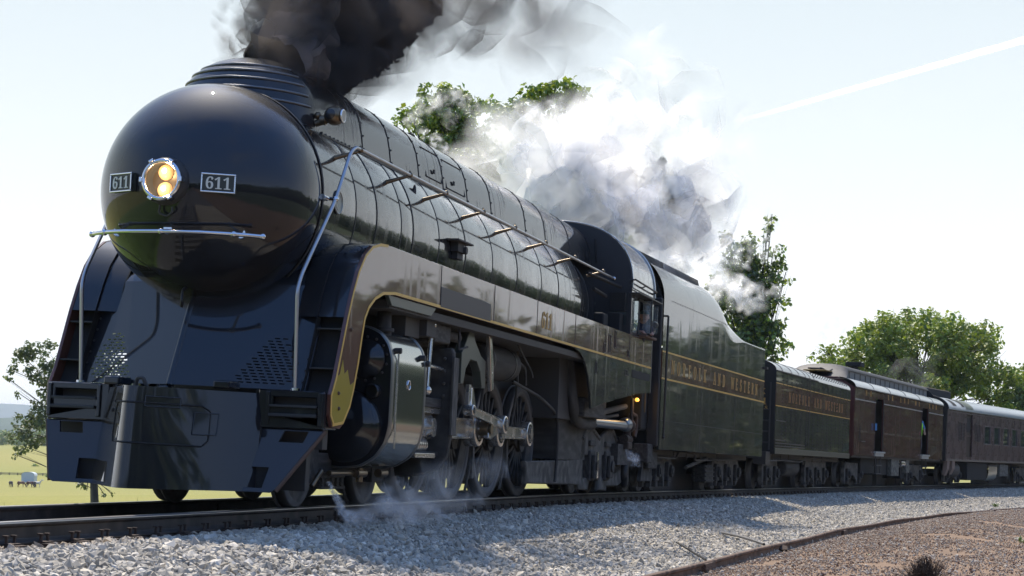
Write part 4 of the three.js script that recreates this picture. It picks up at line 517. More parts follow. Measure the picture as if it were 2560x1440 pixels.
// =====================================================================  WATER TENDER
const carRoof = (h0, rise, w, n = 22, e = 2.3) => { const r = []; for (let i = 0; i <= n; i++) { const t = i / n * PI, c = cos(t); r.push([h0 + rise * pow(abs(sin(t)), 2 / e), w * Math.sign(c) * pow(abs(c), 2 / e)]); } return r; };
{
  const W = thing('water_tender', 'black riveted auxiliary water tender with rounded top and gold lines, second behind the engine', 'tender');
  const L = 12.24; onTrack(W, 27.516, L);
  const rf = carRoof(3.27, 0.42, 1.55);
  const roofG = plain(loft([0, 0.03, 6, L].map((x) => rf.map(([h, u]) => [x, h, u])))); part('tank_top', planarUV(roofG, 'x', 'z'), phy(C(0.10, 0.11, 0.12), 0.4, { clearcoat: 1, clearcoatRoughness: 0.15 }), W);
  for (const sg of [1, -1]) {
    const Z = (g) => sg > 0 ? plain(g) : mirrorZ(g);
    part('tank_side', Z(side([[0, 2.965], [L, 2.965], [L, 3.28], [0, 3.28]], 1.5, 1.55)), mTender, W);
    part('lettered_band', Z(side([[0.004, 2.303], [L, 2.303], [L, 2.962], [0.004, 2.962]], 1.5, 1.551)), mMaroon, W);
    part('lower_side', Z(side([[0, 1.0], [L, 1.0], [L, 2.30], [0, 2.30]], 1.5, 1.55)), mTender, W);
    if (sg < 0) continue;
    part('gold_stripe', bx(0.01, L, 2.31, 2.335, 1.54, 1.556, 0.002), mGold, W); part('gold_stripe', bx(0.01, L, 2.93, 2.955, 1.54, 1.556, 0.002), mGold, W);
    part('lettering', spread('NORFOLK AND WESTERN', 1.7, 10.9, 2.47, 1.552, 0.29), std(C(0.26, 0.13, 0.035), 0.5), W);
    const rv = []; for (const x of [0.95, 1.5, 2.2, 2.9, 3.7, 4.55, 4.95, 5.6, 6.4, 7.2, 8.0, 8.8, 9.6, 10.3, 11.0, 11.6]) for (let h = 1.25; h < 3.3; h += (x > 4.5 && x < 5) ? 0.06 : 0.1) rv.push([x, h, 1.552]);
    for (let x = 5.7; x < 12; x += 0.42) for (const k of [1, 2, 3]) rv.push([x + k * 0.12, rf[k + 1][0], rf[k + 1][1] + 0.004]);
    part('rivet_row', rivets(rv, 0.024), mFrameDark, W).userData.kind = 'stuff';
    for (const [x0, x1, h] of [[0.05, 1.4, 1.9], [0.05, 1.4, 1.36], [0.05, 4.3, 1.28], [0.05, 4.3, 1.2]]) part('side_rail', bx(x0, x1, h, h + 0.03, 1.55, 1.57, 0.004), mSatin, W);
    part('sill', bx(0, L, 1.0, 1.16, 1.551, 1.575, 0.004), mOlive, W);
    part('drip_rail', bx(0.05, 6.2, 3.27, 3.30, 1.54, 1.575, 0.004), mSatin, W);
    for (const x of [0.8, 2.1, 3.2, 4.2, 4.9, 5.6]) part('roof_band', tube(rf.map(([h, u]) => [x, h + 0.002, u * 1.002]).slice(0, 12), 0.008, 30, 6), mDark, W);
  }
  const end = rf.map(([h, u]) => [u, h]).reverse(); end.push([1.53, 1.0], [-1.53, 1.0]);
  part('front_end', exX(end, -0.02, 0.02), mSoot, W); part('rear_end', exX(end, L - 0.02, L + 0.02), mSoot, W);
  part('end_lettering', M(...[['X', 2.62, 1.26, 0.16], ['01', 2.34, 1.30, 0.18], ['GALS', 2.2, 1.33, 0.1]].map(([s, y, z, k]) => { const g = text(s, k, 0.006), b = g.boundingBox; return plain(g.translate(-b.max.x, 0, 0)).rotateY(-PI / 2).translate(-0.022, y, z); })), mGoldDull, W);
  part('end_ladder', M(bar([-0.1, 1.1, 1.42], [-0.1, 2.95, 1.42], 0.02), bar([-0.1, 1.1, 1.15], [-0.1, 2.2, 1.15], 0.018), ...[1.3, 1.6, 1.9, 2.2].map((h) => bar([-0.1, h, 1.15], [-0.1, h, 1.42], 0.015)), bx(-0.6, -0.02, 0.7, 1.05, 1.1, 1.45)), mSatin, W);
  part('under_frame', M(bx(0.1, L - 0.1, 0.85, 1.0, -1.2, 1.2), bx(0.4, 11.8, 0.6, 0.86, -0.4, 0.4), bx(0.6, 2.5, -0.05, 0.6, -0.45, 0.3), bx(4.3, 6.8, -0.05, 0.6, -0.6, 0.4), bx(6.9, 10.4, -0.05, 0.6, -0.45, 0.3), bx(10.6, 12, 0.2, 0.6, -0.5, 0.4)), mDark, W);
  part('brake_cylinder', M(latheX([[3.3, 0.001], [3.32, 0.22], [3.4, 0.26], [5.2, 0.26], [5.3, 0.2], [5.32, 0.001]], 0.62, 1.0, 24)), mFrameDark, W);
  part('brake_rod', M(tube([[0.2, 0.8, 1.35], [2.5, 0.83, 1.35], [4.6, 0.8, 1.35], [5.1, 0.84, 1.35], [5.5, 0.74, 1.3]], 0.025, 60, 6), bar([5.6, 0.95, 1.3], [11, 0.9, 1.3], 0.02), ...[1, 2.2, 3.3, 7, 8.6].map((x) => bar([x, 1.0, 1.3], [x, 0.82, 1.3], 0.014))), mFrame, W);
  bogie(W, [0.95, 2.2], 0.46, 0, 1.0); bogie(W, [7.2, 8.6, 10.0], 0.46, 0, 1.0);
  part('front_coupler', bx(-0.75, 0, 0.7, 0.95, -0.15, 0.15, 0.05), mFrameDark, W);
}
// =====================================================================  BAGGAGE CAR
{
  const B = thing('baggage_car', 'dark maroon baggage car with clerestory roof and two open side doors', 'railway car');
  const L = 18.19, U = 1.52; onTrack(B, 41.011, L);
  const doors = [[3.55, 5.0], [13.0, 14.5]], seg = [[0, 3.55], [5.0, 13.0], [14.5, L]];
  for (const sg of [1, -1]) {
    const Z = (g) => sg > 0 ? plain(g) : mirrorZ(g);
    for (const [a, b] of seg) part('side_panel', Z(side([[a, 1.13], [b, 1.13], [b, 3.20], [a, 3.20]], U - 0.05, U)), mBaggage, B);
    part('letter_board', Z(side([[0, 3.203], [L, 3.203], [L, 3.46], [0, 3.46]], U - 0.05, U)), mBaggage, B);
    for (const [a, b] of doors) { const d = part('side_door', Z(M(bx(a - 0.04, a, 1.3, 3.2, U - 0.02, U + 0.02), bx(b, b + 0.04, 1.3, 3.2, U - 0.02, U + 0.02))), mSatin, B); part('door_sill', Z(M(bx(a - 0.12, b + 0.12, 1.24, 1.30, U, U + 0.1), bx(a - 0.05, b + 0.05, 1.13, 1.24, U - 0.02, U + 0.06))), std(C(0.35, 0.36, 0.33), 0.5), d); part('door_step', Z(M(bar([a + 0.3, 1.13, U], [a + 0.3, 0.5, U], 0.02), bar([b - 0.3, 1.13, U], [b - 0.3, 0.5, U], 0.02), bx(a + 0.25, b - 0.25, 0.48, 0.52, U - 0.1, U + 0.05), bx(a + 0.25, b - 0.25, 0.78, 0.82, U - 0.1, U + 0.05))), mDark, d); if (sg > 0) part('inner_door', Z(bx(b - 0.75, b, 1.3, 3.2, U - 0.4, U - 0.35)), mSoot, d); }
    if (sg < 0) continue;
    for (const [a, b] of seg) { part('belt_rail', bx(a + 0.02, b - 0.02, 3.03, 3.07, U, U + 0.03, 0.006), std(C(0.30, 0.29, 0.27), 0.35), B); part('belt_rail', bx(a + 0.02, b - 0.02, 1.93, 1.98, U, U + 0.03, 0.006), mBaggage, B); }
    part('lettering', spread('NORFOLK AND WESTERN', 1.5, 16.8, 3.235, U + 0.001, 0.19, (x) => doors.some(([a, b]) => x > a - 0.2 && x < b + 0.2), 1.3), mGoldDull, B);
    const rv = []; for (let x = 0.3; x < L; x += 0.9) if (!doors.some(([a, b]) => x > a - 0.1 && x < b + 0.1)) for (let h = 1.2; h < 3.0; h += 0.16) rv.push([x, h, U]); part('rivet_row', rivets(rv, 0.016), mBaggage, B).userData.kind = 'stuff';
    part('side_grab_iron', M(bar([0.7, 1.6, U + 0.06], [0.7, 2.1, U + 0.06], 0.016), bar([1.0, 1.62, U + 0.05], [1.7, 1.62, U + 0.05], 0.016), bar([L - 0.2, 1.5, U + 0.05], [L - 0.2, 2.2, U + 0.05], 0.016)), mSatin, B);
    part('blue_flag', bx(3.42, 3.46, 2.05, 2.30, U + 0.03, U + 0.10, 0.01), std(C(0.10, 0.32, 0.65), 0.6), B);
  }
  part('car_floor', bx(0.05, L - 0.05, 1.05, 1.13, -1.45, 1.45), mDark, B); part('inner_partition', bx(0.1, L - 0.1, 1.14, 3.4, -0.2, 0.0), mSoot, B);
  const lower = []; for (let i = 0; i <= 10; i++) { const t = i / 10 * PI / 2; lower.push([3.46 + 0.34 * sin(t), U + 0.03 - 0.68 * (1 - cos(t))]); }
  for (const sg of [1, -1]) part('lower_roof', loft([0, 6, 12, L].map((x) => lower.map(([h, u]) => [x, h, u * sg]))), phy(C(0.24, 0.25, 0.26), 0.35, { clearcoat: 1, clearcoatRoughness: 0.2 }), B);
  for (const x of [3.1, 6.2, 9.3, 12.4, 15.5]) part('roof_seam', tube(lower.map(([h, u]) => [x, h + 0.004, u]), 0.01, 20, 6), mSatin, B);
  part('gutter', M(bx(0, L, 3.44, 3.48, U + 0.0, U + 0.05, 0.008)), mSatin, B);
  const mCl = std(C(0.16, 0.16, 0.155), 0.55);
  for (const sg of [1, -1]) part('clerestory_side', sg > 0 ? bx(1.5, L - 0.35, 3.78, 4.10, 0.80, 0.86) : bx(1.5, L - 0.35, 3.78, 4.10, -0.86, -0.80), mCl, B);
  for (let i = 0; i < 17; i++) part('clerestory_sash', bx(2.0 + i * 0.93, 2.08 + i * 0.93, 3.82, 4.06, 0.86, 0.875, 0.004), mSatin, B);
  part('clerestory_eave', bx(1.5, L - 0.3, 4.09, 4.13, 0.84, 0.91, 0.006), mCl, B);
  const up = carRoof(4.10, 0.24, 0.92, 16, 2), rise = [[-0.1, 0.0], [0.4, 0.12], [1.0, 0.5], [1.5, 0.95], [2.0, 1.0], [L - 0.4, 1.0], [L - 0.28, 0.97]];
  part('upper_roof', loft(rise.map(([x, k]) => up.map(([h, u]) => [x, lerp(3.72, h, k), u * lerp(1.25, 1, k)]))), std(C(0.06, 0.055, 0.052), 0.6, { map: tDust }), B);
  part('roof_patch', bx(-0.05, 1.1, 3.98, 4.02, -0.3, 0.5, 0.01), std(C(0.35, 0.22, 0.06), 0.6), B);
  part('front_end', exX([[-1.5, 1.1], [1.5, 1.1], [1.5, 3.46], [0.9, 3.8], [-0.9, 3.8], [-1.5, 3.46]], -0.02, 0.03), std(C(0.07, 0.012, 0.008), 0.5), B);
  part('rear_end', exX([[-1.5, 1.1], [1.5, 1.1], [1.5, 3.46], [0.9, 4.1], [-0.9, 4.1], [-1.5, 3.46]], L - 0.03, L + 0.02), mSoot, B);
  part('end_diaphragm', M(bx(-0.45, -0.02, 1.1, 3.3, -0.7, 0.7, 0.05)), mSoot, B);
  part('roof_vent', M(bx(7.6, 8.3, 4.56, 4.72, -0.5, 0.1), bx(7.8, 8.1, 4.3, 4.57, -0.3, -0.1), cylY(8.6, 4.2, 4.6, -0.5, 0.06)), mSoot, B);
  part('roof_gear', M(tube([[0.1, 3.95, 0.1], [0.4, 4.1, 0.2], [0.7, 4.0, 0.4], [0.9, 4.08, 0.5]], 0.03, 20, 6), bx(0.2, 0.9, 4.05, 4.1, -0.2, 0.2)), mDark, B);
  part('under_box', M(bx(5.4, 8.6, 0.45, 1.05, 0.4, 1.25), bx(2.8, 5.2, 0.5, 1.05, -1.2, 1.2), bx(11.4, 12.6, 0.3, 0.9, 0.3, 1.0)), mSoot, B);
  part('grey_locker', M(bx(7.4, 8.9, 0.42, 1.08, 1.25, 1.42, 0.02), bx(10.4, 11.1, 0.55, 1.08, 1.25, 1.42, 0.02)), std(C(0.26, 0.265, 0.23), 0.7, { map: tDust }), B);
  part('air_cylinder', cylX(9.4, 10.2, 0.9, 1.3, 0.14), mSteel, B);
  part('under_frame', M(bx(0.3, L - 0.3, 0.85, 1.05, -0.4, 0.4), bx(0.6, 3.4, -0.05, 0.7, -0.45, 0.3), bx(5.0, 9.4, -0.05, 0.7, -0.6, 0.3), bx(10.2, 12.2, -0.02, 0.7, -0.6, 0.3), bx(12.3, 15.8, -0.05, 0.7, -0.45, 0.3), bx(16.3, 17.8, 0.3, 0.8, -0.5, 0.4)), mDark, B);
  bogie(B, [1.0, 3.0], 0.46, 0, 0.98); bogie(B, [12.7, 15.3], 0.46, 0, 0.98);
}
// =====================================================================  PASSENGER CAR
{
  const P = thing('passenger_car', 'dull brown passenger coach with row of dark windows at the right edge', 'railway car');
  const L = 26, U = 1.52; onTrack(P, 60.565, L);
  const wins = [7.85, 10.05, 12.25, 14.45, 16.65, 18.85, 21.05, 23.2], door = [3.95, 5.2], lou = [[2.3, 3.6], [5.7, 7.0]], y0 = 1.98, y1 = 2.80;
  const hole = (a, b, c, d) => [[a, c], [b, c], [b, d], [a, d]];
  for (const sg of [1, -1]) {
    const Z = (g) => sg > 0 ? plain(g) : mirrorZ(g);
    part('coach_side', Z(side([[0, 1.1], [L, 1.1], [L, 3.38], [0, 3.38]], U - 0.05, U, [...wins.map((x) => hole(x, x + 1.35, y0, y1)), hole(door[0], door[1], 1.32, 3.26), ...lou.map(([a, b]) => hole(a, b, 2.05, 2.85))])), mCoach, P);
    for (const x of wins) { const w = part('coach_window', Z(M(bx(x - 0.03, x + 1.38, y0 - 0.05, y0, U - 0.03, U + 0.03), bx(x - 0.03, x + 1.38, y1, y1 + 0.03, U - 0.03, U + 0.012), bx(x - 0.03, x, y0, y1, U - 0.03, U + 0.012), bx(x + 1.35, x + 1.38, y0, y1, U - 0.03, U + 0.012))), std(C(0.14, 0.12, 0.115), 0.5), P); part('pane', Z(bx(x + 0.002, x + 1.348, y0 + 0.002, y1 - 0.002, U - 0.045, U - 0.035, 0.002)), phy(C(0.035, 0.045, 0.045), 0.15, { clearcoat: 1 }), w); }
    if (sg < 0) continue;
    for (const [a, b] of lou) { const w = part('louvred_window', M(bx(a - 0.04, b + 0.04, 2.01, 2.05, U - 0.03, U + 0.03), bx(a - 0.04, b + 0.04, 2.85, 2.89, U - 0.03, U + 0.03), bx((a + b) / 2 - 0.04, (a + b) / 2 + 0.04, 2.05, 2.85, U - 0.03, U + 0.02)), mCoach, P); for (let i = 0; i < 12; i++) part('slat', bx(a + 0.01, b - 0.01, 2.07 + i * 0.066, 2.105 + i * 0.066, U - 0.05, U, 0.004).rotateX(0), std(C(0.06, 0.045, 0.045), 0.6), w); part('louvre_back', bx(a, b, 2.05, 2.85, U - 0.09, U - 0.06), mSoot, w); }
    const d = part('vestibule_door', bx(door[0] + 0.01, door[1] - 0.01, 1.33, 3.25, U - 0.12, U - 0.08), std(C(0.022, 0.014, 0.014), 0.5), P); part('door_rail', bx(door[0], door[1], 2.25, 2.31, U - 0.08, U - 0.05), mCoach, d); part('dutch_gap', bx(door[0] + 0.2, door[1] - 0.2, 2.45, 3.1, U - 0.08, U - 0.07), mSoot, d);
    part('letter_rail', bx(0, L, 3.27, 3.31, U, U + 0.02, 0.006), std(C(0.13, 0.11, 0.10), 0.5), P);
    part('lettering', M(spread('NORFOLK', 5.9, 10.7, 2.98, U + 0.001, 0.18), spread('SOUTHERN', 12.0, 18.2, 2.98, U + 0.001, 0.18)), std(C(0.22, 0.19, 0.14), 0.6), P);
    part('side_sill', bx(0, L, 1.1, 1.18, U, U + 0.02, 0.006), std(C(0.16, 0.13, 0.10), 0.6), P);
    part('tread_skirt', M(exX([[1.35, 1.1], [1.52, 1.1], [1.5, 0.75], [1.38, 0.45], [1.3, 0.5]], 0.3, 0.75), exX([[1.35, 1.1], [1.52, 1.1], [1.5, 0.75], [1.38, 0.5]], 1.3, 1.8)), std(C(0.18, 0.13, 0.11), 0.7), P);
  }
  const rf = carRoof(3.38, 0.62, U + 0.04, 24, 2.2);
  part('coach_roof', planarUV(plain(loft([0, 3.6, 3.62, 5.3, 5.32, L].map((x) => rf.map(([h, u]) => [x, h, u])))), 'x', 'z'), phy(C(0.30, 0.32, 0.33), 0.4, { clearcoat: 0.8, clearcoatRoughness: 0.25 }), P);
  part('roof_panel', loft([3.7, 5.25].map((x) => rf.slice(1, 9).map(([h, u]) => [x, h + 0.006, u * 1.004 + 0.004]))), std(C(0.10, 0.115, 0.075), 0.6), P);
  part('roof_grille', M(loft([1.2, 1.9].map((x) => rf.slice(2, 7).map(([h, u]) => [x, h + 0.008, u + 0.004]))), loft([3.0, 3.5].map((x) => rf.slice(2, 9).map(([h, u]) => [x, h + 0.008, u + 0.004])))), mSoot, P);
  part('roof_blower', M(bx(0.4, 6.0, 4.0, 4.33, -0.7, 0.3, 0.05)), mSoot, P, 'dark box on the coach roof'); part('blower_lid', bx(0.4, 5.6, 4.33, 4.36, -0.65, 0.28), std(C(0.38, 0.28, 0.18), 0.6), P);
  part('gutter', bx(0, L, 3.36, 3.40, U, U + 0.05, 0.01), mOlive, P);
  const end = rf.map(([h, u]) => [u, h]).reverse(); end.push([1.5, 1.1], [-1.5, 1.1]); part('front_end', exX(end, -0.1, 0.02), mSoot, P); part('rear_end', exX(end, L - 0.02, L), mSoot, P);
  part('end_ring', tube(rf.map(([h, u]) => [-0.08, h + 0.01, u * 1.01]), 0.05, 60, 8), mSoot, P);
  part('under_frame', M(bx(0.3, L, 0.8, 1.1, -0.6, 0.6), bx(0.6, 4.8, -0.05, 0.7, -0.45, 0.3), bx(9.0, 12.0, 0.2, 0.7, -0.6, 0.4), bx(14.3, 21, -0.05, 0.7, -0.5, 0.4)), mDark, P);
  part('battery_box', M(bx(4.9, 9.2, 0.24, 1.08, 0.4, 1.38, 0.05)), mSoot, P); part('generator_tank', M(latheX([[1.9, 0.001], [1.95, 0.3], [2.1, 0.36], [3.3, 0.36], [3.4, 0.2]], 0.7, 1.05, 24)), mDark, P);
  part('steel_tank', planarUV(plain(loft([9.4, 11.4].map((x) => [[x, 0.95, 1.42], [x, 0.6, 1.42], [x, 0.35, 1.36], [x, 0.22, 1.2], [x, 0.2, 0.9]]))), 'x', 'y'), std(C(0.42, 0.42, 0.36), 0.3, { metalness: 0.7 }), P); part('tank_top', bx(9.4, 11.4, 0.9, 0.96, 0.8, 1.44), mFrame, P);
  part('grey_locker', bx(12.2, 14.2, 0.42, 1.02, 1.2, 1.4, 0.03), std(C(0.27, 0.275, 0.25), 0.7, { map: tDust }), P);
  bogie(P, [1.9, 4.3], 0.46, 0, 0.98); bogie(P, [18, 20.4], 0.46, 0, 0.98);
}

// =====================================================================  GROUND
// level of the ground at track length a and distance d from the centre line (camera side positive)
const SID = [[-40, 5.2], [-4.97, 4.9], [-2.62, 4.97], [2.99, 5.25], [18, 5.6], [30, 6.0], [41, 7.0], [60, 9.2], [90, 14]]; // old siding rail (x, z - track z)
const sidD = (a) => { for (let i = 1; i < SID.length; i++) if (a <= SID[i][0]) return lerp(SID[i - 1][1], SID[i][1], (a - SID[i - 1][0]) / (SID[i][0] - SID[i - 1][0])); return 14; };
const bed = (d) => d > 0 ? (d < 1.75 ? -0.225 - 0.035 * d : lerp(-0.286, -0.74, sstep(1.75, 3.9, d) * 0.55 + 0.45 * clamp((d - 1.75) / 2.15, 0, 1))) : (d > -2.2 ? -0.225 + 0.012 * -d : -0.2 - (-d - 2.2) * 0.42);
function groundY(a, d, x, z) {
  let y = tY(a);
  if (d >= -3.2) { y += bed(d); if (d > 5.2) { y += 0.10 * sstep(5.2, 7.2, d) - 0.10 * sstep(7.4, 9, d) + 0.05 * (fbm(x * 0.5, z * 0.5, 0, 0, 5, 3) - 0.5) * sstep(5.3, 6.5, d); y += 0.5 * sstep(14, 40, d) * (fbm(x * 0.03, z * 0.03, 0, 0, 9, 3)); } return y - 0.012; }
  const r = hypot(x - EYE.x, z - EYE.z), right = sstep(20, 90, x - (z - EYE.z) * -0.2 - 0), low = bed(-3.2) - 0.012;
  const valley = -6.7 * sstep(12, 60, -d) * (1 - 0.75 * right * (1 - sstep(60, 260, -d)));
  let f = low + valley + 15.2 * sstep(430, 1000, r) + 0.06 * (fbm(x * 0.2, z * 0.2, 0, 0, 4, 3) - 0.5) * sstep(4, 12, -d) + 14 * sstep(1000, 1700, r);
  return y * (1 - sstep(20, 200, -d)) + f;
}
{
  const as = [], ds = [];
  for (let a = -14; a < 90; a += 0.8) as.push(a);
  for (const a of [90, 94, 100, 108, 118, 130, 150, 175, 200, 240, 300, 380, 480, 600, 750, 950, 1200, 1500, 1900, 2400, 3000]) as.push(a);
  for (const a of [16, 20, 26, 34, 44, 60, 80, 110, 150, 200, 270, 360, 480, 640, 850, 1100, 1500, 2000, 3000]) as.unshift(-a);
  for (let d = -3.2; d <= 13; d += 0.3) ds.push(d);
  for (const d of [13.6, 15, 17, 20, 25, 32, 40, 50, 65, 85, 110, 150, 200, 250, 300]) ds.push(d);
  for (const d of [3.4, 3.8, 4.3, 5, 6, 7.5, 9, 11, 14, 18, 23, 30, 40, 52, 66, 85, 110, 140, 180, 220, 260, 300, 340, 380, 420, 460, 500, 560, 620, 700, 800, 900, 1000, 1200, 1500, 2000, 2600, 3200]) ds.unshift(-d);
  const pos = [], col = [], uv = [], idx = [], n = ds.length;
  for (const a of as) for (const d of ds) {
    const p = tp(a, d, 0), y = groundY(a, d, p.x, p.z); pos.push(p.x, y, p.z); uv.push(p.x, p.z);
    const nz = fbm(p.x * 0.35, p.z * 0.35, 0, 0, 41, 4), nb = fbm(p.x * 0.02, p.z * 0.02, 0, 0, 43, 4);
    const earth = sstep(4.2, 5, d) * (1 - sstep(13, 17, d + (nz - 0.5) * 5));
    let c = d > -3.0 && d < 4.9 ? [0.14, 0.13, 0.125] : [0, 0, 0];
    if (d >= 4.4) { const e = [lerp(0.19, 0.30, nz), lerp(0.125, 0.195, nz), lerp(0.078, 0.12, nz)], gr = [0.06, 0.085, 0.03]; c = earth > 0.5 ? e : gr; const m = sstep(0.35, 0.65, earth); c = [0, 1, 2].map((k) => lerp(gr[k], e[k], m)); if (d < 4.9) c = c.map((v) => lerp(0.14, v, (d - 4.4) / 0.5)); }
    if (d <= -3.0) { const far = sstep(6, 70, -d), g0 = [lerp(0.10, 0.17, nz), lerp(0.20, 0.25, nz), lerp(0.022, 0.04, nz)], g1 = [lerp(0.25, 0.36, nb), lerp(0.27, 0.31, nb), lerp(0.04, 0.065, nb)]; c = [0, 1, 2].map((k) => lerp(g0[k], g1[k], far)); }
    col.push(...c);
  }
  for (let j = 0; j < as.length - 1; j++) for (let i = 0; i < n - 1; i++) { const q = j * n + i; idx.push(q, q + 1, q + n, q + 1, q + n + 1, q + n); }
  const g = new THREE.BufferGeometry(); g.setAttribute('position', new THREE.Float32BufferAttribute(pos, 3)); g.setAttribute('color', new THREE.Float32BufferAttribute(col, 3)); g.setAttribute('uv', new THREE.Float32BufferAttribute(uv, 2)); g.setIndex(idx); g.computeVertexNormals();
  const tG = tex(512, (u, v) => { const a = fbm(u * 16, v * 16, 16, 16, 61, 5), b = vnoise(u * 128, v * 128, 128, 128, 63), q = clamp(0.5 + 0.9 * (a - 0.5) + 0.45 * (b - 0.5), 0, 1); return [lerp(0.74, 1, q), lerp(0.74, 1, q), lerp(0.74, 1, q)]; }, true, 0.35);
  solo('ground', g, std(C(1, 1, 1), 0.95, { vertexColors: true, map: tG, bumpMap: tG, bumpScale: 0.05 }), 'green and yellow meadow sloping away behind the train, bare earth before it', 'ground', 'structure');
}
// hills, seen through the haze
{
  const ridge = (name, dist, z0, h, az0, az1, seed, col, label) => {
    const rows = [[], [], [], []]; const n = 120;
    for (let i = 0; i <= n; i++) { const az = lerp(az0, az1, i / n), e = h * (0.72 + 0.55 * fbm(i * 0.12, 3.3, 0, 0, seed, 4)), dx = cos(az), dz = sin(az); rows[0].push([EYE.x + dx * dist, z0, EYE.z + dz * dist]); rows[1].push([EYE.x + dx * (dist + h * 2.2), z0 + e * 0.7, EYE.z + dz * (dist + h * 2.2)]); rows[2].push([EYE.x + dx * (dist + h * 3.6), z0 + e, EYE.z + dz * (dist + h * 3.6)]); rows[3].push([EYE.x + dx * (dist + h * 7), z0 - 10, EYE.z + dz * (dist + h * 7)]); }
    solo(name, loft(rows), std(col, 1), label, 'hill', 'structure');
  };
  ridge('hills', 8000, 0, 262, -0.95, 0.25, 71, C(0.045, 0.075, 0.04), 'long blue wooded ridge on the skyline beyond the meadow');
  ridge('low_hills', 3600, 6, 74, -0.95, 0.25, 75, C(0.04, 0.07, 0.03), 'lower wooded hills in front of the far blue ridge');
}
// ballast bed below the stones
{
  const tB = tex(512, (u, v) => { const a = vnoise(u * 60, v * 60, 60, 60, 81), b = vnoise(u * 130, v * 130, 130, 130, 83), q = 0.55 * a + 0.45 * b; return [q, q * 0.985, q * 0.97].map((x) => 0.42 + 0.5 * x); }, true, 0.45);
  const rows = []; for (let a = -45; a <= 150; a += 0.8) { const row = [], sd = min(sidD(a), 8); for (const d of [-3.0, -2.2, -1.5, -0.9, 0, 0.9, 1.4, 1.75, 2.1, 2.5, 2.9, 3.3, 3.7, 4.2, sd - 0.4, sd].sort((p, q) => p - q)) { const p = tp(a, d, 0); row.push([p.x, tY(a) + bed(d) + 0.006, p.z]); } rows.push(row); }
  const g = loft(rows); planarUV(g, 'x', 'z');
  solo('ballast_bed', g, std(C(0.34, 0.33, 0.325), 0.95, { map: tB, bumpMap: tB, bumpScale: 0.04 }), 'bed of grey crushed stone carrying the track', 'ballast', 'structure');
}
// crushed stone
{
  const R = rng(77), rock = (seed) => { const q = rng(seed); let g = new THREE.IcosahedronGeometry(1, 0); const p = g.attributes.position, seen = new Map(); for (let i = 0; i < p.count; i++) { const k = [p.getX(i), p.getY(i), p.getZ(i)].map((v) => v.toFixed(3)).join(); if (!seen.has(k)) seen.set(k, 0.62 + 0.62 * q()); const s = seen.get(k); p.setXYZ(i, p.getX(i) * s * 1.2, p.getY(i) * s * 0.72, p.getZ(i) * s * 0.95); } g = plain(g); g.computeVertexNormals(); return g; };
  const vars = [rock(3), rock(8), rock(15), rock(22), rock(31)], lists = vars.map(() => []), earth = vars.map(() => []);
  const Q = new THREE.Quaternion(), E = new THREE.Euler(), m = new THREE.Matrix4();
  const put = (list, a, d, r, dy, tone) => { const p = tp(a, d, 0); E.set(R() * 6.3, R() * 6.3, R() * 6.3); Q.setFromEuler(E); const y = groundY(a, d, p.x, p.z) + 0.012 + dy; list[floor(R() * 5)].push([m.compose(V(p.x, y, p.z), Q, V(r, r * (0.75 + 0.5 * R()), r * (0.7 + 0.6 * R()))).clone(), tone]); };
  for (let a = -17; a < 96; ) {
    const near = a < 12 ? 1 : a < 35 ? 0.8 : 0.5, sd = min(sidD(a), 7.5), step = 0.25, w = sd - 0.86;
    const n = floor(step * w * (a < 12 ? 420 : a < 35 ? 380 : 260)); a += step;
    for (let i = 0; i < n; i++) { const d = 0.86 + pow(R(), 1.0) * w, t = 0.26 + 0.34 * R() * R() + 0.10 * (R() - 0.5), warm = R() + 0.5, rust = (1 - sstep(0.0, 0.35, d - 0.86)) * (0.3 + 0.7 * R()) * 0.7; put(lists, a + R() * step, d, (0.017 + 0.024 * pow(R(), 1.6) + (R() < 0.05 ? 0.018 : 0)) * (a > 35 ? 1.35 : 1.3), 0.004 + 0.012 * R(), [t * (1.06 + 0.05 * warm) * (1 - 0.35 * rust), t * (1 - 0.50 * rust), t * (0.90 - 0.09 * warm) * (1 - 0.62 * rust)]); }
    for (let i = 0; i < 36; i++) { const d = -2.4 + R() * 3.1; put(lists, a + R() * step, d, 0.022 + 0.014 * R(), 0.005, [0.2, 0.19, 0.18]); }
    // loose stones and clods on the earth side of the siding
    const ne = floor(step * 4.6 * (a < 40 ? 330 : 150)); for (let i = 0; i < ne; i++) { const d = sidD(a) + 0.03 + pow(R(), 1.25) * 6.5; if (fbm(a * 0.8, d * 0.9, 0, 0, 91, 3) < 0.27) continue; const t = R(); put(earth, a + R() * step, d, 0.007 + 0.016 * R() * R() + (R() < 0.02 ? 0.018 : 0), 0.003, t < 0.38 ? [0.42, 0.36, 0.285] : t < 0.8 ? [0.30, 0.22, 0.15] : [0.18, 0.105, 0.065]); }
  }
  const mS = std(C(1, 1, 1), 0.9), fill = (name, ls, label) => { const G = new THREE.Group(); G.name = name; scene.add(G); tag(G, label, 'gravel', null, 'stuff'); ls.forEach((l, v) => { const I = new THREE.InstancedMesh(vars[v], mS, l.length); I.name = 'stones'; l.forEach(([mm, c], i) => { I.setMatrixAt(i, mm); I.setColorAt(i, C(...c)); }); I.castShadow = I.receiveShadow = true; I.userData.kind = 'stuff'; G.add(I); }); return ls.reduce((s, l) => s + l.length, 0); };
  console.log('stones', fill('ballast_gravel', lists, 'pale grey crushed stone heaped along the near rail'), fill('loose_gravel', earth, 'small brown stones scattered over the bare earth beside the old rail'));
}
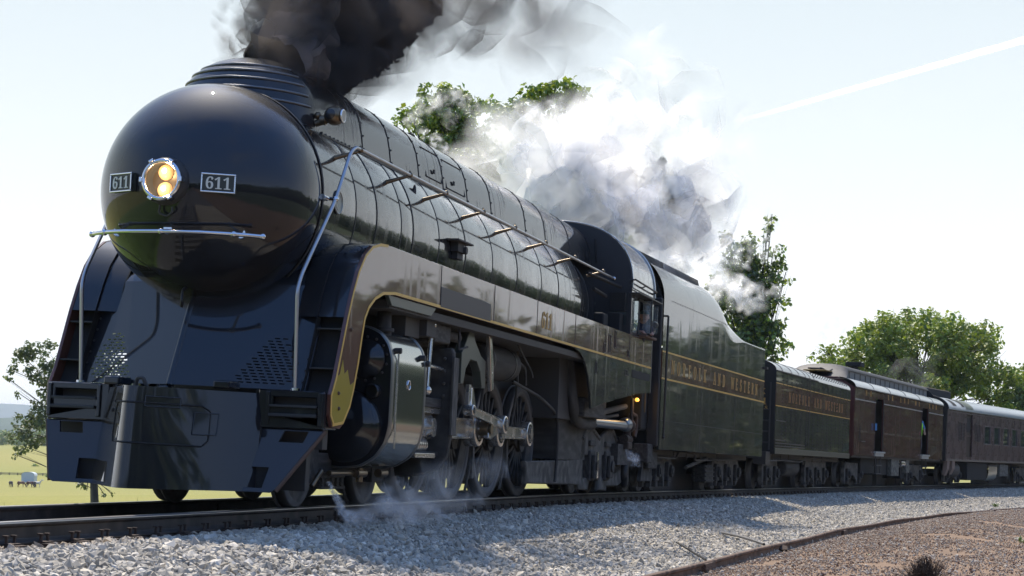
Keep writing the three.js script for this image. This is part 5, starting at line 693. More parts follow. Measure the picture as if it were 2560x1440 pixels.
// =====================================================================  TRACK
const railProfile = (h, hw = 0.037, bw = 0.07) => [[-bw, 0], [bw, 0], [bw, 0.012], [0.02, 0.03], [0.009, 0.045], [0.009, h - 0.05], [hw - 0.004, h - 0.036], [hw, h - 0.03], [hw, h - 0.008], [hw - 0.01, h], [-hw + 0.01, h], [-hw, h - 0.008], [-hw, h - 0.03], [-hw + 0.004, h - 0.036], [-0.009, h - 0.05], [-0.009, 0.045], [-0.02, 0.03], [-bw, 0.012]];
{
  const K = thing('railway_track', 'main railway track with spiked steel rails curving under the train', 'railway track');
  const pf = railProfile(0.18), mR = std(C(0.075, 0.058, 0.048), 0.7, { map: tDust }), mTop = std(C(0.34, 0.33, 0.32), 0.28, { metalness: 0.85 });
  const as = []; for (let a = -60; a < 110; a += 1.5) as.push(a); for (let a = 110; a < 320; a += 8) as.push(a);
  for (const d of [0.755, -0.755]) {
    const at0 = (a, o, h) => { const dd = d + o * cos(BANK) - h * 0, p = tp(a, dd + (h - 0.18) * sin(BANK) * 0, 0); return [p.x, p.y - 0.0349 * (d + o) + h - 0.18, p.z]; };
    const r = part('rail', toCreasedNormals(loft(as.map((a) => pf.map(([o, h]) => at0(a, o, h))), true), 0.5), mR, K);
    part('rail_head', loft(as.map((a) => [[-0.036, 0.172], [-0.026, 0.1815], [0.026, 0.1815], [0.0375, 0.172], [0.0375, 0.164]].map(([o, h]) => at0(a, o, h)))), mTop, r);
    const g = new THREE.BoxGeometry(0.5, 0.07, 0.02); part('joint_bar', M(bx(-0.45, 0.45, 0.045, 0.12, 0.012, 0.03)).translate(0, 0, 0).applyMatrix4(new THREE.Matrix4().makeTranslation(-2.2, -0.18 - 0.0349 * d, d)), mR, r);
  }
  const R = rng(12), mTie = std(C(0.075, 0.06, 0.048), 0.9, { map: tDust }), mPl = std(C(0.14, 0.082, 0.052), 0.8, { map: tDust });
  const tieG = bx(-0.11, 0.11, -0.42, -0.205, -1.28, 1.28, 0.01), plateG = M(ex([[-0.16, 0], [0.16, 0], [0.16, 0.012], [0.085, 0.026], [-0.085, 0.026], [-0.16, 0.012]].map(([a, b]) => [a, b]), -0.085, 0.085)).rotateY(PI / 2), hook = M(bx(-0.085, 0.085, 0.0, 0.016, 0.075, 0.2, 0.004), bx(-0.04, 0.04, 0.016, 0.036, 0.072, 0.105, 0.006));
  const spikeG = M(bx(-0.011, 0.011, -0.05, 0.055, -0.011, 0.011, 0.003), bx(-0.016, 0.016, 0.05, 0.066, -0.030, 0.016, 0.004));
  const put = (o, a, d, y) => { const t = track(a); o.position.set(t.x - sin(t.h) * d, t.y + y, t.z + cos(t.h) * d); o.rotation.set(BANK, -t.h, 0, 'YXZ'); };
  let n = 0;
  for (let a = -16; a < 62; a += 0.53) {
    const t = part('tie', tieG, mTie, K); put(t, a, 0, 0); n++;
    if (a < 40) { const p = part('tie_plate', M(plateG), mPl, K); put(p, a, 0.755, -0.0349 * 0.755 - 0.196); p.geometry = plateGeo(); for (const [dx, dz] of [[-0.05, 0.085], [0.055, 0.085]]) { const s = part('spike', spikeG, mPl, p); s.position.set(dx + (R() - 0.5) * 0.02, 0.03, dz); s.rotation.set(0.05 * (R() - 0.5), 0, 0.08 * (R() - 0.5)); } }
  }
  function plateGeo() { plateGeo.g ??= M(bx(-0.09, 0.09, 0.0, 0.02, -0.19, 0.19, 0.004), bx(-0.075, 0.075, 0.02, 0.034, 0.075, 0.14, 0.006)); return plateGeo.g; }
}
{
  const pts = SID.map(([x, d]) => d), as = []; for (let a = -40; a < 90; a += 1.2) as.push(a);
  const S = thing('siding_rail', 'rusty brown disused rail lying at the edge of the ballast beside the bare earth', 'rail');
  const mRust = std(C(0.28, 0.165, 0.105), 0.8, { map: tDust });
  const sm = (a) => { let s = 0, w = 0; for (let k = -6; k <= 6; k++) { const q = exp(-k * k / 14); s += q * sidD(a + k * 1.1); w += q; } return s / w; };
  const pf = railProfile(0.15, 0.033, 0.062), run = (a0, a1) => toCreasedNormals(loft([a0, ...as.filter((a) => a > a0 + 0.01 && a < a1 - 0.01), a1].map((a) => pf.map(([o, h]) => { const p = tp(a, sm(a) + o, 0); return [p.x, tY(a) - 0.765 + h + 0.01 * sin(a * 0.7), p.z]; })), true), 0.5);
  part('rail_length', run(-40, -1.6), mRust, S); part('rail_length', run(-1.594, 11.6), mRust, S); part('rail_length', run(11.606, 90), mRust, S);
  for (const a of [-1.6, 11.6]) { const p = tp(a, sm(a), 0); part('joint_bar', bx(-0.35, 0.35, -0.72, -0.64, -0.03, 0.05).translate(p.x, tY(a), p.z), mRust, S); }
  const e = onY(1945, 1372, -0.70); part('broken_tie', new THREE.DodecahedronGeometry(0.16, 0).scale(1.6, 0.5, 0.9).rotateY(0.5).translate(e.x, e.y, e.z), std(C(0.05, 0.03, 0.02), 0.9), S);
  const e2 = onY(1730, 1428, -0.72); part('broken_tie', new THREE.DodecahedronGeometry(0.12, 0).scale(1.8, 0.4, 0.9).translate(e2.x, e2.y, e2.z), std(C(0.04, 0.03, 0.02), 0.9), S);
}
{ // buried cable and a thin black bar for a dark slot in the ballast
  const q = [[1795, 1330], [1840, 1347], [1875, 1357], [1910, 1364]].map(([x, y], i) => { const p = onY(x, y, -0.66); return [p.x, p.y + [0, 0.05, 0.05, 0.02][i], p.z]; });
  solo('ground_cable', tube(q, 0.02, 40, 8), std(C(0.12, 0.12, 0.125), 0.6), 'thin grey cable arching out of the ballast towards the rusty rail', 'cable');
  const b = [[1690, 1352], [1765, 1396]].map(([x, y]) => onY(x, y, -0.62)); solo('dark_slot_bar', bar(b[0].toArray(), b[1].toArray(), 0.012, 0.014, 4).translate(0, -0.02, 0), std(C(0.008, 0.008, 0.008), 1), 'dark plank drawn as a thin black bar in the ballast left of the grey cable', 'plank');
}

// =====================================================================  TREES
const mBark = std(C(0.085, 0.07, 0.055), 0.9, { map: tDust }), mBarkPale = std(C(0.16, 0.15, 0.13), 0.9, { map: tDust });
const mLeaf = phy(C(1, 1, 1), 0.6, { vertexColors: true, transmission: 0.58, thickness: 0, side: THREE.DoubleSide });
// leaves: small folded blades gathered in clumps; clumps: list of [centre, radius, density]
function leafMass(clumps, R, size, per, tones, droop = 0.2) {
  const pos = [], col = [], nor = [];
  const A = V(), B = V(), N = V(), D = V();
  for (const [c, r, k = 1, tn = 0] of clumps) {
    const n = floor(per * 1.9 * k * r * r);
    const ct = 0.75 + 0.5 * R();
    for (let i = 0; i < n; i++) {
      D.set(R() * 2 - 1, R() * 2 - 1, R() * 2 - 1); if (D.lengthSq() > 1) { i--; continue; }
      const l = pow(D.length(), 0.45); D.normalize();
      const px = c.x + D.x * r * l, py = c.y + D.y * r * l * 0.9, pz = c.z + D.z * r * l, s = size * (0.6 + 0.8 * R());
      A.set(R() - 0.5, R() - 0.5 - droop, R() - 0.5).normalize(); N.set(D.x * 0.6 + R() - 0.5, D.y * 0.6 + R() - 0.2, D.z * 0.6 + R() - 0.5).normalize(); B.crossVectors(N, A).normalize(); N.crossVectors(A, B);
      const t = tones[floor(R() * tones.length)], f = ct * (0.75 + 0.5 * R());
      const q = [[0, 0, 0], [0.5, 0.38, 0.10], [1, 0, -0.05], [0.5, -0.38, 0.10]].map(([u, v, w]) => [px + (A.x * u + B.x * v + N.x * w) * s, py + (A.y * u + B.y * v + N.y * w) * s, pz + (A.z * u + B.z * v + N.z * w) * s]);
      for (const k of [0, 1, 2, 0, 2, 3]) { pos.push(...q[k]); col.push(t[0] * f, t[1] * f, t[2] * f); }
    }
  }
  const g = new THREE.BufferGeometry(); g.setAttribute('position', new THREE.Float32BufferAttribute(pos, 3)); g.setAttribute('color', new THREE.Float32BufferAttribute(col, 3)); g.computeVertexNormals(); return g;
}
const GREEN = [[0.18, 0.27, 0.022], [0.25, 0.33, 0.026], [0.12, 0.20, 0.022], [0.34, 0.40, 0.03]], GREY = [[0.12, 0.17, 0.055], [0.15, 0.19, 0.06], [0.10, 0.14, 0.045]];
const px2m = (r, dist) => r / FPX * dist;
// blobs: [x, y, radius in pixels of the photograph, depth offset]
function tree(name, label, group, dist, base, blobs, o = {}) {
  const R = rng(o.seed ?? 5), T = thing(name, label, 'tree', group), cl = [], tops = [];
  for (const [x, y, r, dz = 0, k = 1] of blobs) {
    const rm = px2m(r, dist), c = at(x, y, dist + dz); tops.push([c, rm]);
    const n = max(3, floor((o.sub ?? 9) * (r / 45) ** 1.3)); for (let i = 0; i < n; i++) { const d = V(R() * 2 - 1, R() * 2 - 1, R() * 2 - 1); if (d.lengthSq() > 1) { i--; continue; } d.multiplyScalar(rm * 0.82); d.z *= 1.2; cl.push([c.clone().add(d), rm * (0.26 + 0.24 * R()), k]); }
  }
  const b = at(base[0], base[1], dist); b.y = base[2];
  const top = at(base[3], base[4], dist), gs = [], rt = o.trunk ?? 0.3, mid = b.clone().lerp(top, 0.45); mid.x += 0.3;
  gs.push(tube([b.toArray(), mid.toArray(), top.toArray()], rt, 20, 9));
  const p = gs[0].attributes.position; for (let i = 0; i < p.count; i++) { const t = floor(i / 10) / 20, cx = new THREE.CatmullRomCurve3([b, mid, top], false, 'catmullrom', 0.3).getPoint(min(1, t)), k = lerp(1.15, 0.25, t); p.setXYZ(i, cx.x + (p.getX(i) - cx.x) * k, cx.y + (p.getY(i) - cx.y) * k, cx.z + (p.getZ(i) - cx.z) * k); }
  gs[0].computeVertexNormals();
  const tr = part('trunk', M(gs[0]), o.bark ?? mBark, T), limbs = [];
  for (const [c, rm] of tops) { const f = b.clone().lerp(top, 0.3 + 0.6 * R()), m2 = f.clone().lerp(c, 0.55); m2.y += rm * 0.35; limbs.push(tube([f.toArray(), m2.toArray(), c.toArray()], rt * 0.08, 14, 6)); for (let i = 0; i < 3; i++) { const e = c.clone().add(V((R() - 0.5) * 1.6 * rm, (R() - 0.3) * 1.4 * rm, (R() - 0.5) * 1.6 * rm)); limbs.push(bar(m2.toArray(), e.toArray(), rt * 0.035, rt * 0.015, 5)); } }
  part('limbs', M(limbs), o.bark ?? mBark, T);
  part('crown', leafMass(cl, R, o.leaf ?? 0.26, o.per ?? 130, o.tones ?? GREEN), mLeaf, T);
  return T;
}
tree('leafy_tree', 'tall leafy tree with two rounded tops rising behind the middle of the engine boiler', null, 62, [1240, 1180, -2.2, 1230, 470], [[1120, 235, 48], [1160, 258, 46, 1], [1080, 262, 50], [1035, 300, 40, -1], [1000, 300, 22], [1110, 325, 75, 1], [1200, 350, 62], [1175, 300, 40], [1275, 285, 62], [1335, 262, 58, 1], [1395, 240, 44], [1432, 245, 36, 1], [1455, 232, 18], [1468, 245, 18], [1360, 235, 40], [1420, 215, 30], [1300, 360, 70], [1230, 430, 75, 1], [1130, 410, 75, -1], [1380, 320, 55], [1240, 520, 80], [1330, 450, 60], [1180, 380, 60]], { seed: 11, leaf: 0.19, per: 300, trunk: 0.32 });
tree('leafy_tree', 'rounded green treetop showing just above the front of the cab roof', null, 78, [1540, 1180, -2.2, 1545, 720], [[1530, 602, 40], [1570, 622, 36, 1], [1500, 630, 36], [1545, 660, 60], [1590, 680, 50], [1480, 680, 45]], { seed: 13, leaf: 0.26, per: 150, trunk: 0.3 });
tree('leafy_tree', 'slender tree half veiled by steam behind the tender', null, 84, [1890, 1190, -1.6, 1880, 860], [[1930, 535, 20], [1922, 562, 24], [1850, 610, 42], [1870, 660, 50], [1935, 620, 26], [1950, 648, 26], [1965, 680, 26], [1900, 700, 48], [1830, 680, 40], [1860, 760, 58], [1930, 740, 40], [1800, 730, 46], [1910, 800, 50], [1840, 830, 60], [1940, 850, 34], [1890, 880, 60], [1935, 890, 28], [1780, 800, 50], [1960, 700, 20], [1800, 880, 70], [1860, 690, 50], [1895, 640, 34], [1905, 760, 56], [1820, 760, 50], [1870, 830, 60], [1925, 840, 44], [1935, 690, 34], [1915, 600, 20]], { seed: 17, leaf: 0.21, per: 190, trunk: 0.26, tones: GREY.concat(GREEN) });
{
  const R = rng(29), bl = []; for (let i = 0; i < 60; i++) { const a = R() * PI, q = sqrt(R()), x = 2290 + 235 * q * cos(a), y = 1000 - 195 * q * sin(a); bl.push([x, y, 34 + 26 * R(), (R() - 0.7) * 7]); }
  for (let i = 0; i <= 14; i++) { const a = i / 14 * PI; bl.push([2290 + 230 * cos(a), 1000 - 190 * sin(a), 36 + 14 * R(), -1 + R() * 2]); }
  bl.push([2060, 880, 30], [2085, 900, 40], [2040, 895, 20], [2110, 930, 50], [2480, 930, 40], [2500, 1000, 40]);
  tree('broad_tree', 'broad domed tree with sunlit yellow-green top behind the baggage car and coach', null, 112, [2290, 1200, -2, 2290, 860], bl, { seed: 19, leaf: 0.23, per: 150, trunk: 0.4, tones: GREEN.concat([[0.33, 0.38, 0.03], [0.28, 0.34, 0.03]]), sub: 7 });
}
tree('leafy_tree', 'lighter green tree at the right edge above the coach roof', null, 128, [2560, 1200, -1.5, 2560, 940], [[2530, 955, 36], [2560, 925, 40], [2515, 990, 36], [2550, 1000, 50], [2590, 960, 60], [2600, 1010, 60], [2540, 1035, 50]], { seed: 23, leaf: 0.34, per: 60, trunk: 0.28, tones: [[0.18, 0.26, 0.03], [0.22, 0.29, 0.035], [0.14, 0.21, 0.03]] });
tree('meadow_tree', 'airy tree left of the pilot with its grey trunk below the coupler cover', null, 118, [244, 1262, -5, 210, 900], [[95, 878, 38], [60, 895, 26], [28, 925, 22], [18, 945, 14], [115, 905, 30], [80, 930, 26], [100, 975, 20], [50, 985, 12], [115, 960, 22], [95, 1030, 30], [60, 1050, 24], [110, 1050, 34], [40, 1080, 22], [78, 1085, 34], [25, 1100, 12], [60, 1115, 24], [100, 1110, 18], [35, 1135, 10], [150, 1000, 50], [180, 920, 70], [200, 1060, 40], [240, 860, 70], [290, 930, 60], [205, 1215, 14], [218, 1222, 8], [262, 1238, 10], [280, 1235, 7]], { seed: 31, leaf: 0.23, per: 230, trunk: 0.29, bark: mBarkPale, tones: GREY.concat([[0.18, 0.22, 0.07]]), sub: 10 });
// wood along the far edge of the meadow, and the wood across the cutting that the paint mirrors
{
  const R = rng(41), cl = []; for (let i = 0; i < 150; i++) { const px = -150 + 560 * R(), c = at(px, 1164, 1030 + 60 * R()); c.y = 8.5 + R() * 6 * (0.5 + R()); cl.push([c, 2.2 + 2.6 * R(), 0.9]); }
  solo('distant_wood', leafMass(cl, R, 1.1, 9, GREEN), mLeaf, 'hazy row of bushes and trees along the top edge of the meadow', 'trees', 'stuff');
  const c2 = []; for (let i = 0; i < 950; i++) { const a = lerp(-110, 130, R()), d = 62 + 16 * R(), p = tp(a, d, 0), h = 6.5 + 3.5 * fbm(a * 0.06, 1, 0, 0, 3, 3); p.y = 0.0 + h * pow(R(), 0.8); c2.push([p, 1.5 + 1.2 * R(), 1]); }
  for (let i = 0; i < 300; i++) { const p = V(-115 - 16 * R(), 1 + 8 * sqrt(R()), lerp(-55, 75, R())); c2.push([p, 1.8 + 1.2 * R(), 1]); }
  for (let i = 0; i < 1100; i++) { const yaw = lerp(0.07, 1.25, R()), r = lerp(105, 150, R()) * lerp(1.25, 0.75, yaw), h = 3.5 + 10 * fbm(yaw * 14, 2, 0, 0, 6, 3); c2.push([V(EYE.x + cos(yaw) * r, 0.3 + h * pow(R(), 0.8), EYE.z + sin(yaw) * r), 1.7 + 1.4 * R(), 1]); }
  solo('lineside_wood', leafMass(c2, R, 0.95, 8, [[0.08, 0.14, 0.025], [0.11, 0.17, 0.028]]), mLeaf, 'dark line of trees on the camera side of the track', 'trees', 'stuff');
}
// small bushes and weeds
function bush(name, label, px, py, dist, r, tones, leaf, per, seed) { const R = rng(seed), c = at(px, py, dist), T = thing(name, label, 'bush'), cl = []; for (let i = 0; i < 14; i++) cl.push([c.clone().add(V((R() - 0.5) * 1.6 * r, (R() - 0.4) * r, (R() - 0.5) * 1.6 * r)), r * 0.45, 1]); part('foliage', leafMass(cl, R, leaf, per, tones, -0.3), mLeaf, T); const st = []; for (let i = 0; i < 7; i++) st.push(bar([c.x, c.y - r * 0.7, c.z], [c.x + (R() - 0.5) * r * 1.4, c.y + R() * r * 0.6, c.z + (R() - 0.5) * r * 1.4], r * 0.04, r * 0.015, 5)); part('stem', M(st), mBark, T); return T; }
bush('meadow_bush', 'small round bush alone in the meadow above the pale shed', 88, 1168, 640, 1.3, GREEN, 0.5, 30, 51);
bush('meadow_bush', 'tiny shrub right of the lone round bush', 101, 1169, 650, 0.7, GREEN, 0.4, 40, 52);
bush('meadow_bush', 'low green scrub at the fence right of the pale shed', 122, 1192, 560, 1.0, GREEN, 0.5, 30, 53);
{
  // dried dark shrub in the foreground: many thin wiry twigs
  const R = rng(61), g = [], c = onY(2312, 1470, -0.72), S = thing('dry_shrub', 'dark dried wiry shrub on the bare earth at the bottom edge', 'shrub');
  for (let i = 0; i < 420; i++) { const a = R() * 6.283, l = 0.10 + 0.22 * pow(R(), 0.7), t = R() * 1.25, d = V(cos(a) * sin(t), cos(t) * 0.95, sin(a) * sin(t)), b = V(c.x + (R() - 0.5) * 0.12, c.y, c.z + (R() - 0.5) * 0.12), e = b.clone().addScaledVector(d, l); e.y += 0.03; g.push(bar(b.toArray(), e.toArray(), 0.0035, 0.0015, 4)); for (let k = 0; k < 3; k++) { const f = b.clone().lerp(e, 0.45 + 0.5 * R()), h = f.clone().add(V((R() - 0.5) * 0.08, R() * 0.06, (R() - 0.5) * 0.08)); g.push(bar(f.toArray(), h.toArray(), 0.002, 0.001, 3)); } }
  part('twigs', M(g), std(C(0.045, 0.028, 0.018), 0.9), S).userData.kind = 'stuff';
}
function weed(label, px, py, y, s, n, seed) { const R = rng(seed), c = onY(px, py, y), pos = [], col = []; for (let i = 0; i < n; i++) { const a = R() * 6.28, l = s * (0.5 + R() * 0.6), w = l * 0.13, t = 0.3 + R() * 0.8, dx = cos(a) * sin(t), dz = sin(a) * sin(t), b = [c.x + (R() - 0.5) * s * 0.6, c.y, c.z + (R() - 0.5) * s * 0.6], m2 = [b[0] + dx * l * 0.5, b[1] + l * 0.5, b[2] + dz * l * 0.5], e = [b[0] + dx * l, b[1] + cos(t) * l * 0.8, b[2] + dz * l], sx = -sin(a) * w, sz = cos(a) * w; for (const q of [b, [m2[0] + sx, m2[1], m2[2] + sz], [m2[0] - sx, m2[1], m2[2] - sz], [m2[0] + sx, m2[1], m2[2] + sz], e, [m2[0] - sx, m2[1], m2[2] - sz]]) { pos.push(...q); col.push(0.10 + 0.05 * R(), 0.20, 0.02); } } const g = new THREE.BufferGeometry(); g.setAttribute('position', new THREE.Float32BufferAttribute(pos, 3)); g.setAttribute('color', new THREE.Float32BufferAttribute(col, 3)); g.computeVertexNormals(); const T = thing('weed', label, 'weed'); part('blades', g, mLeaf, T); }
weed('bright green weed growing through the far end of the rusty rail', 2490, 1268, -0.68, 0.22, 26, 71);
weed('green weed at the right edge on the bare earth', 2556, 1358, -0.70, 0.16, 22, 72);
weed('small pale weed tuft near the middle of the bare earth', 2170, 1395, -0.72, 0.09, 14, 73);
// bright grass behind the track
{
  const R = rng(83), pos = [], col = []; for (let i = 0; i < 26000; i++) { const a = lerp(-14, 92, R()), d = -3.4 - 5 * R() * R(), p = tp(a, d, 0), y = groundY(a, d, p.x, p.z), h = 0.12 + 0.3 * R(), w = 0.012 + 0.012 * R(), t = R() * 6.28, lx = (R() - 0.5) * 0.2, lz = (R() - 0.5) * 0.2; pos.push(p.x - cos(t) * w, y, p.z - sin(t) * w, p.x + cos(t) * w, y, p.z + sin(t) * w, p.x + lx, y + h, p.z + lz); const k = 0.8 + 0.5 * R(); for (let q = 0; q < 3; q++) col.push(0.085 * k, 0.16 * k, 0.018 * k); }
  const g = new THREE.BufferGeometry(); g.setAttribute('position', new THREE.Float32BufferAttribute(pos, 3)); g.setAttribute('color', new THREE.Float32BufferAttribute(col, 3)); g.computeVertexNormals(); solo('trackside_grass', g, mLeaf, 'bright grass growing behind the far rail under the cars', 'grass', 'stuff');
}
// =====================================================================  MEADOW: shed, shelter, fence, horses
const groundUnder = (p) => { const an = atan2(p.x - A0, RC - p.z), a = A0 + RC * an, d = RC - hypot(p.x - A0, p.z - RC); return groundY(a, d, p.x, p.z); };
// the point of the meadow seen at a pixel, near a given distance
function meadow(px, py, dist) { const p = at(px, py, dist); p.y = groundUnder(p); return p; }
{
  const S = thing('metal_shed', 'pale blue-grey metal shed with rounded roof behind the grazing horses', 'shed'), c = meadow(81, 1203.5, 520), w = px2m(32, 520) / 2, h = px2m(26, 520), dp = 3.2;
  const prof = [[-w, 0], [w, 0], [w, h * 0.62]]; for (let i = 0; i <= 12; i++) { const t = i / 12 * PI, cc = cos(t); prof.push([w * Math.sign(cc) * pow(abs(cc), 0.75), h * 0.62 + h * 0.38 * pow(sin(t), 0.75)]); } prof.push([-w, h * 0.62]);
  const mS = std(C(0.42, 0.50, 0.56), 0.5), mRf = std(C(0.6, 0.66, 0.7), 0.35, { metalness: 0.3 });
  const put = (o) => { o.position.copy(c); o.rotation.y = -0.53 - PI / 2 + 0.52; return o; };
  S.position.copy(c); S.rotation.y = PI / 2 - 0.29 + 0.55; // gable towards the camera, a little turned
  part('wall', ex(prof, -0.02, dp, null, 0.02).translate(0.5, 0, -dp), mS, S); const rfp = prof.slice(2, 16).map(([x, y]) => [x * 1.03, y + 0.04]); part('roof', loft([0.1, -dp - 0.1].map((z) => rfp.map(([x, y]) => [x + 0.5, y, z]))), mRf, S);
  const wd = part('window', bx(0.45 + 0.2, 0.45 + 1.0, h * 0.22, h * 0.6, -0.0, 0.05), std(C(0.2, 0.2, 0.2), 0.5), S); part('pane', bx(0.55 + 0.17, 0.55 + 0.83, h * 0.26, h * 0.56, 0.05, 0.06), std(C(0.04, 0.05, 0.055), 0.2), wd);
}
{
  const S = thing('run_in_shelter', 'low shelter with brown pitched roof just above the far rail', 'shelter'), c = at(103, 1264, 262), w = px2m(38, 262) / 2;
  S.position.copy(c); S.rotation.y = PI / 2 - 0.2;
  const mW = std(C(0.13, 0.10, 0.08), 0.8), h = px2m(12, 262), rf = px2m(7, 262);
  part('roof', M(ex([[-w * 1.1, h], [-w * 0.55, h + rf], [w * 0.9, h + rf], [w * 1.1, h - 0.04], [w * 1.0, h - 0.05], [-w * 0.95, h - 0.06]], -1.5, 0.1)), std(C(0.17, 0.10, 0.075), 0.8), S);
  part('wall', M(bx(-w * 0.9, w * 0.95, 0, h - 0.07, -1.4, -1.36), bx(-w * 0.35, w * 0.9, 0, h - 0.07, -0.04, 0)), std(C(0.34, 0.31, 0.26), 0.8), S);
  for (const x of [-0.9, -0.4, 0.1, 0.9]) part('post', bx(x * w - 0.04, x * w + 0.04, -0.3, h - 0.07, 0.0, 0.06), mW, S);
}
{
  const F = thing('rail_fence', 'dark post and rail fence crossing the meadow behind the shed', 'fence'), mF = std(C(0.05, 0.045, 0.04), 0.9), fp = (px) => meadow(px, 1190.5, 570), R = rng(3);
  const hs = px2m(7, 570); let last = null; for (let px = -40; px <= 330; px += 21) { const b = fp(px); part('post', bx(-0.11, 0.11, -0.4, hs, -0.11, 0.11, 0.02).translate(b.x, b.y, b.z), mF, F); if (last) for (const k of [0.35, 0.62, 0.9]) part('rail', bar([last.x, last.y + hs * k, last.z], [b.x, b.y + hs * k, b.z], 0.07, 0.07, 4), mF, F); last = b; }
}
// bodies: one smooth surface round tapered bones
const mcMat = new THREE.MeshStandardMaterial();
function flesh(bones, cell, k = 0.03) {
  const lo = V(1e9, 1e9, 1e9), hi = V(-1e9, -1e9, -1e9); for (const [a, ra, b, rb] of bones) for (const [p, r] of [[a, ra], [b, rb]]) { lo.min(V(p[0] - r, p[1] - r, p[2] - r)); hi.max(V(p[0] + r, p[1] + r, p[2] + r)); }
  const S = max(hi.x - lo.x, hi.y - lo.y, hi.z - lo.z) + 6 * cell, n = Math.ceil(S / cell), c = lo.clone().add(hi).multiplyScalar(0.5), mc = new MarchingCubes(n, mcMat, false, false, 120000); mc.isolation = 0;
  for (let z = 0; z < n; z++) for (let y = 0; y < n; y++) for (let x = 0; x < n; x++) {
    const p = [c.x + (x / n - 0.5) * S, c.y + (y / n - 0.5) * S, c.z + (z / n - 0.5) * S]; let d = 1e9;
    for (const [a, ra, b, rb] of bones) { const ab = [b[0] - a[0], b[1] - a[1], b[2] - a[2]], ap = [p[0] - a[0], p[1] - a[1], p[2] - a[2]], L = ab[0] ** 2 + ab[1] ** 2 + ab[2] ** 2 || 1e-9, t = clamp((ap[0] * ab[0] + ap[1] * ab[1] + ap[2] * ab[2]) / L, 0, 1), q = hypot(ap[0] - ab[0] * t, ap[1] - ab[1] * t, ap[2] - ab[2] * t) - lerp(ra, rb, t); const h = clamp(0.5 + 0.5 * (d - q) / k, 0, 1); d = lerp(d, q, h) - k * h * (1 - h); }
    mc.field[x + y * n + z * n * n] = -d;
  }
  mc.update(); const cnt = mc.count, g = new THREE.BufferGeometry(); g.setAttribute('position', new THREE.BufferAttribute(new Float32Array(mc.positionArray.slice(0, cnt * 3)), 3)); g.setAttribute('normal', new THREE.BufferAttribute(new Float32Array(mc.normalArray.slice(0, cnt * 3)), 3));
  g.scale(S / 2, S / 2, S / 2).translate(c.x, c.y, c.z); g.computeVertexNormals(); return g;
}
// horse facing +x, withers about 1.5 m
function horseGeo(up) {
  const h = up ? [[0.62, 1.30, 0], [1.02, 1.80, 0], [1.08, 1.88, 0], [1.45, 1.68, 0]] : [[0.66, 1.22, 0], [1.10, 0.72, 0], [1.14, 0.60, 0], [1.30, 0.18, 0]];
  const B = [[[-0.55, 1.22, 0], 0.30, [0.0, 1.14, 0], 0.29], [[0.0, 1.14, 0], 0.29, [0.55, 1.20, 0], 0.27], [h[0], 0.22, h[1], 0.13], [h[1], 0.13, h[2], 0.12], [h[2], 0.12, h[3], 0.07], [[h[2][0] - 0.02, h[2][1] + 0.08, 0.05], 0.03, [h[2][0] - 0.02, h[2][1] + 0.17, 0.06], 0.015], [[h[2][0] - 0.02, h[2][1] + 0.08, -0.05], 0.03, [h[2][0] - 0.02, h[2][1] + 0.17, -0.06], 0.015], [[-0.82, 1.28, 0], 0.07, [-0.98, 0.7, 0], 0.06]];
  for (const s of [1, -1]) { const f = 0.05 * s; B.push([[0.52, 1.0, 0.14 * s], 0.13, [0.55 + f, 0.55, 0.14 * s], 0.065], [[0.55 + f, 0.55, 0.14 * s], 0.06, [0.54 + f, 0.08, 0.14 * s], 0.045], [[0.54 + f, 0.08, 0.14 * s], 0.05, [0.58 + f, 0.04, 0.14 * s], 0.055], [[-0.6, 1.05, 0.15 * s], 0.2, [-0.5 - f, 0.72, 0.15 * s], 0.09], [[-0.5 - f, 0.72, 0.15 * s], 0.09, [-0.68 - f, 0.5, 0.15 * s], 0.06], [[-0.68 - f, 0.5, 0.15 * s], 0.055, [-0.64 - f, 0.08, 0.15 * s], 0.045], [[-0.64 - f, 0.08, 0.15 * s], 0.05, [-0.60 - f, 0.04, 0.15 * s], 0.055]); }
  return flesh(B, 0.045, 0.06);
}
{
  const gz = horseGeo(false), st = horseGeo(true), col = { bay: C(0.09, 0.035, 0.02), dark: C(0.03, 0.018, 0.013), chestnut: C(0.14, 0.06, 0.03), white: C(0.6, 0.57, 0.52) };
  for (const [px, py, g, c, yaw, label] of [[27, 1219, gz, 'dark', 1.0, 'dark brown horse grazing alone, leftmost of the herd'], [52, 1219, gz, 'chestnut', 0.15, 'brown horse grazing with its head to the right, second from the left'], [74, 1218, gz, 'bay', 0.3, 'brown horse standing behind the white one in the meadow'], [84, 1220, gz, 'dark', 0.9, 'dark horse grazing right beside the white horse'], [93, 1219.5, st, 'white', 0.05, 'white horse with raised head at the right of the herd']]) {
    const H = thing('horse', label, 'horse'), p = meadow(px, py, 480); H.position.copy(p); H.rotation.y = -PI / 2 + 0.55 + yaw; H.rotation.y = 0.0 + (-(atan2(CR.z, CR.x))) - yaw; H.scale.setScalar(1.12);
    part('body', g, std(col[c], 0.7), H); const hd = g === st ? [[0.98, 1.9, 0], [0.58, 1.42, 0]] : [[1.08, 0.78, 0], [0.62, 1.38, 0]]; part('mane', bar(hd[0], hd[1], 0.06, 0.08, 6), std(c === 'white' ? C(0.5, 0.47, 0.42) : C(0.015, 0.01, 0.01), 0.8), H);
  }
}
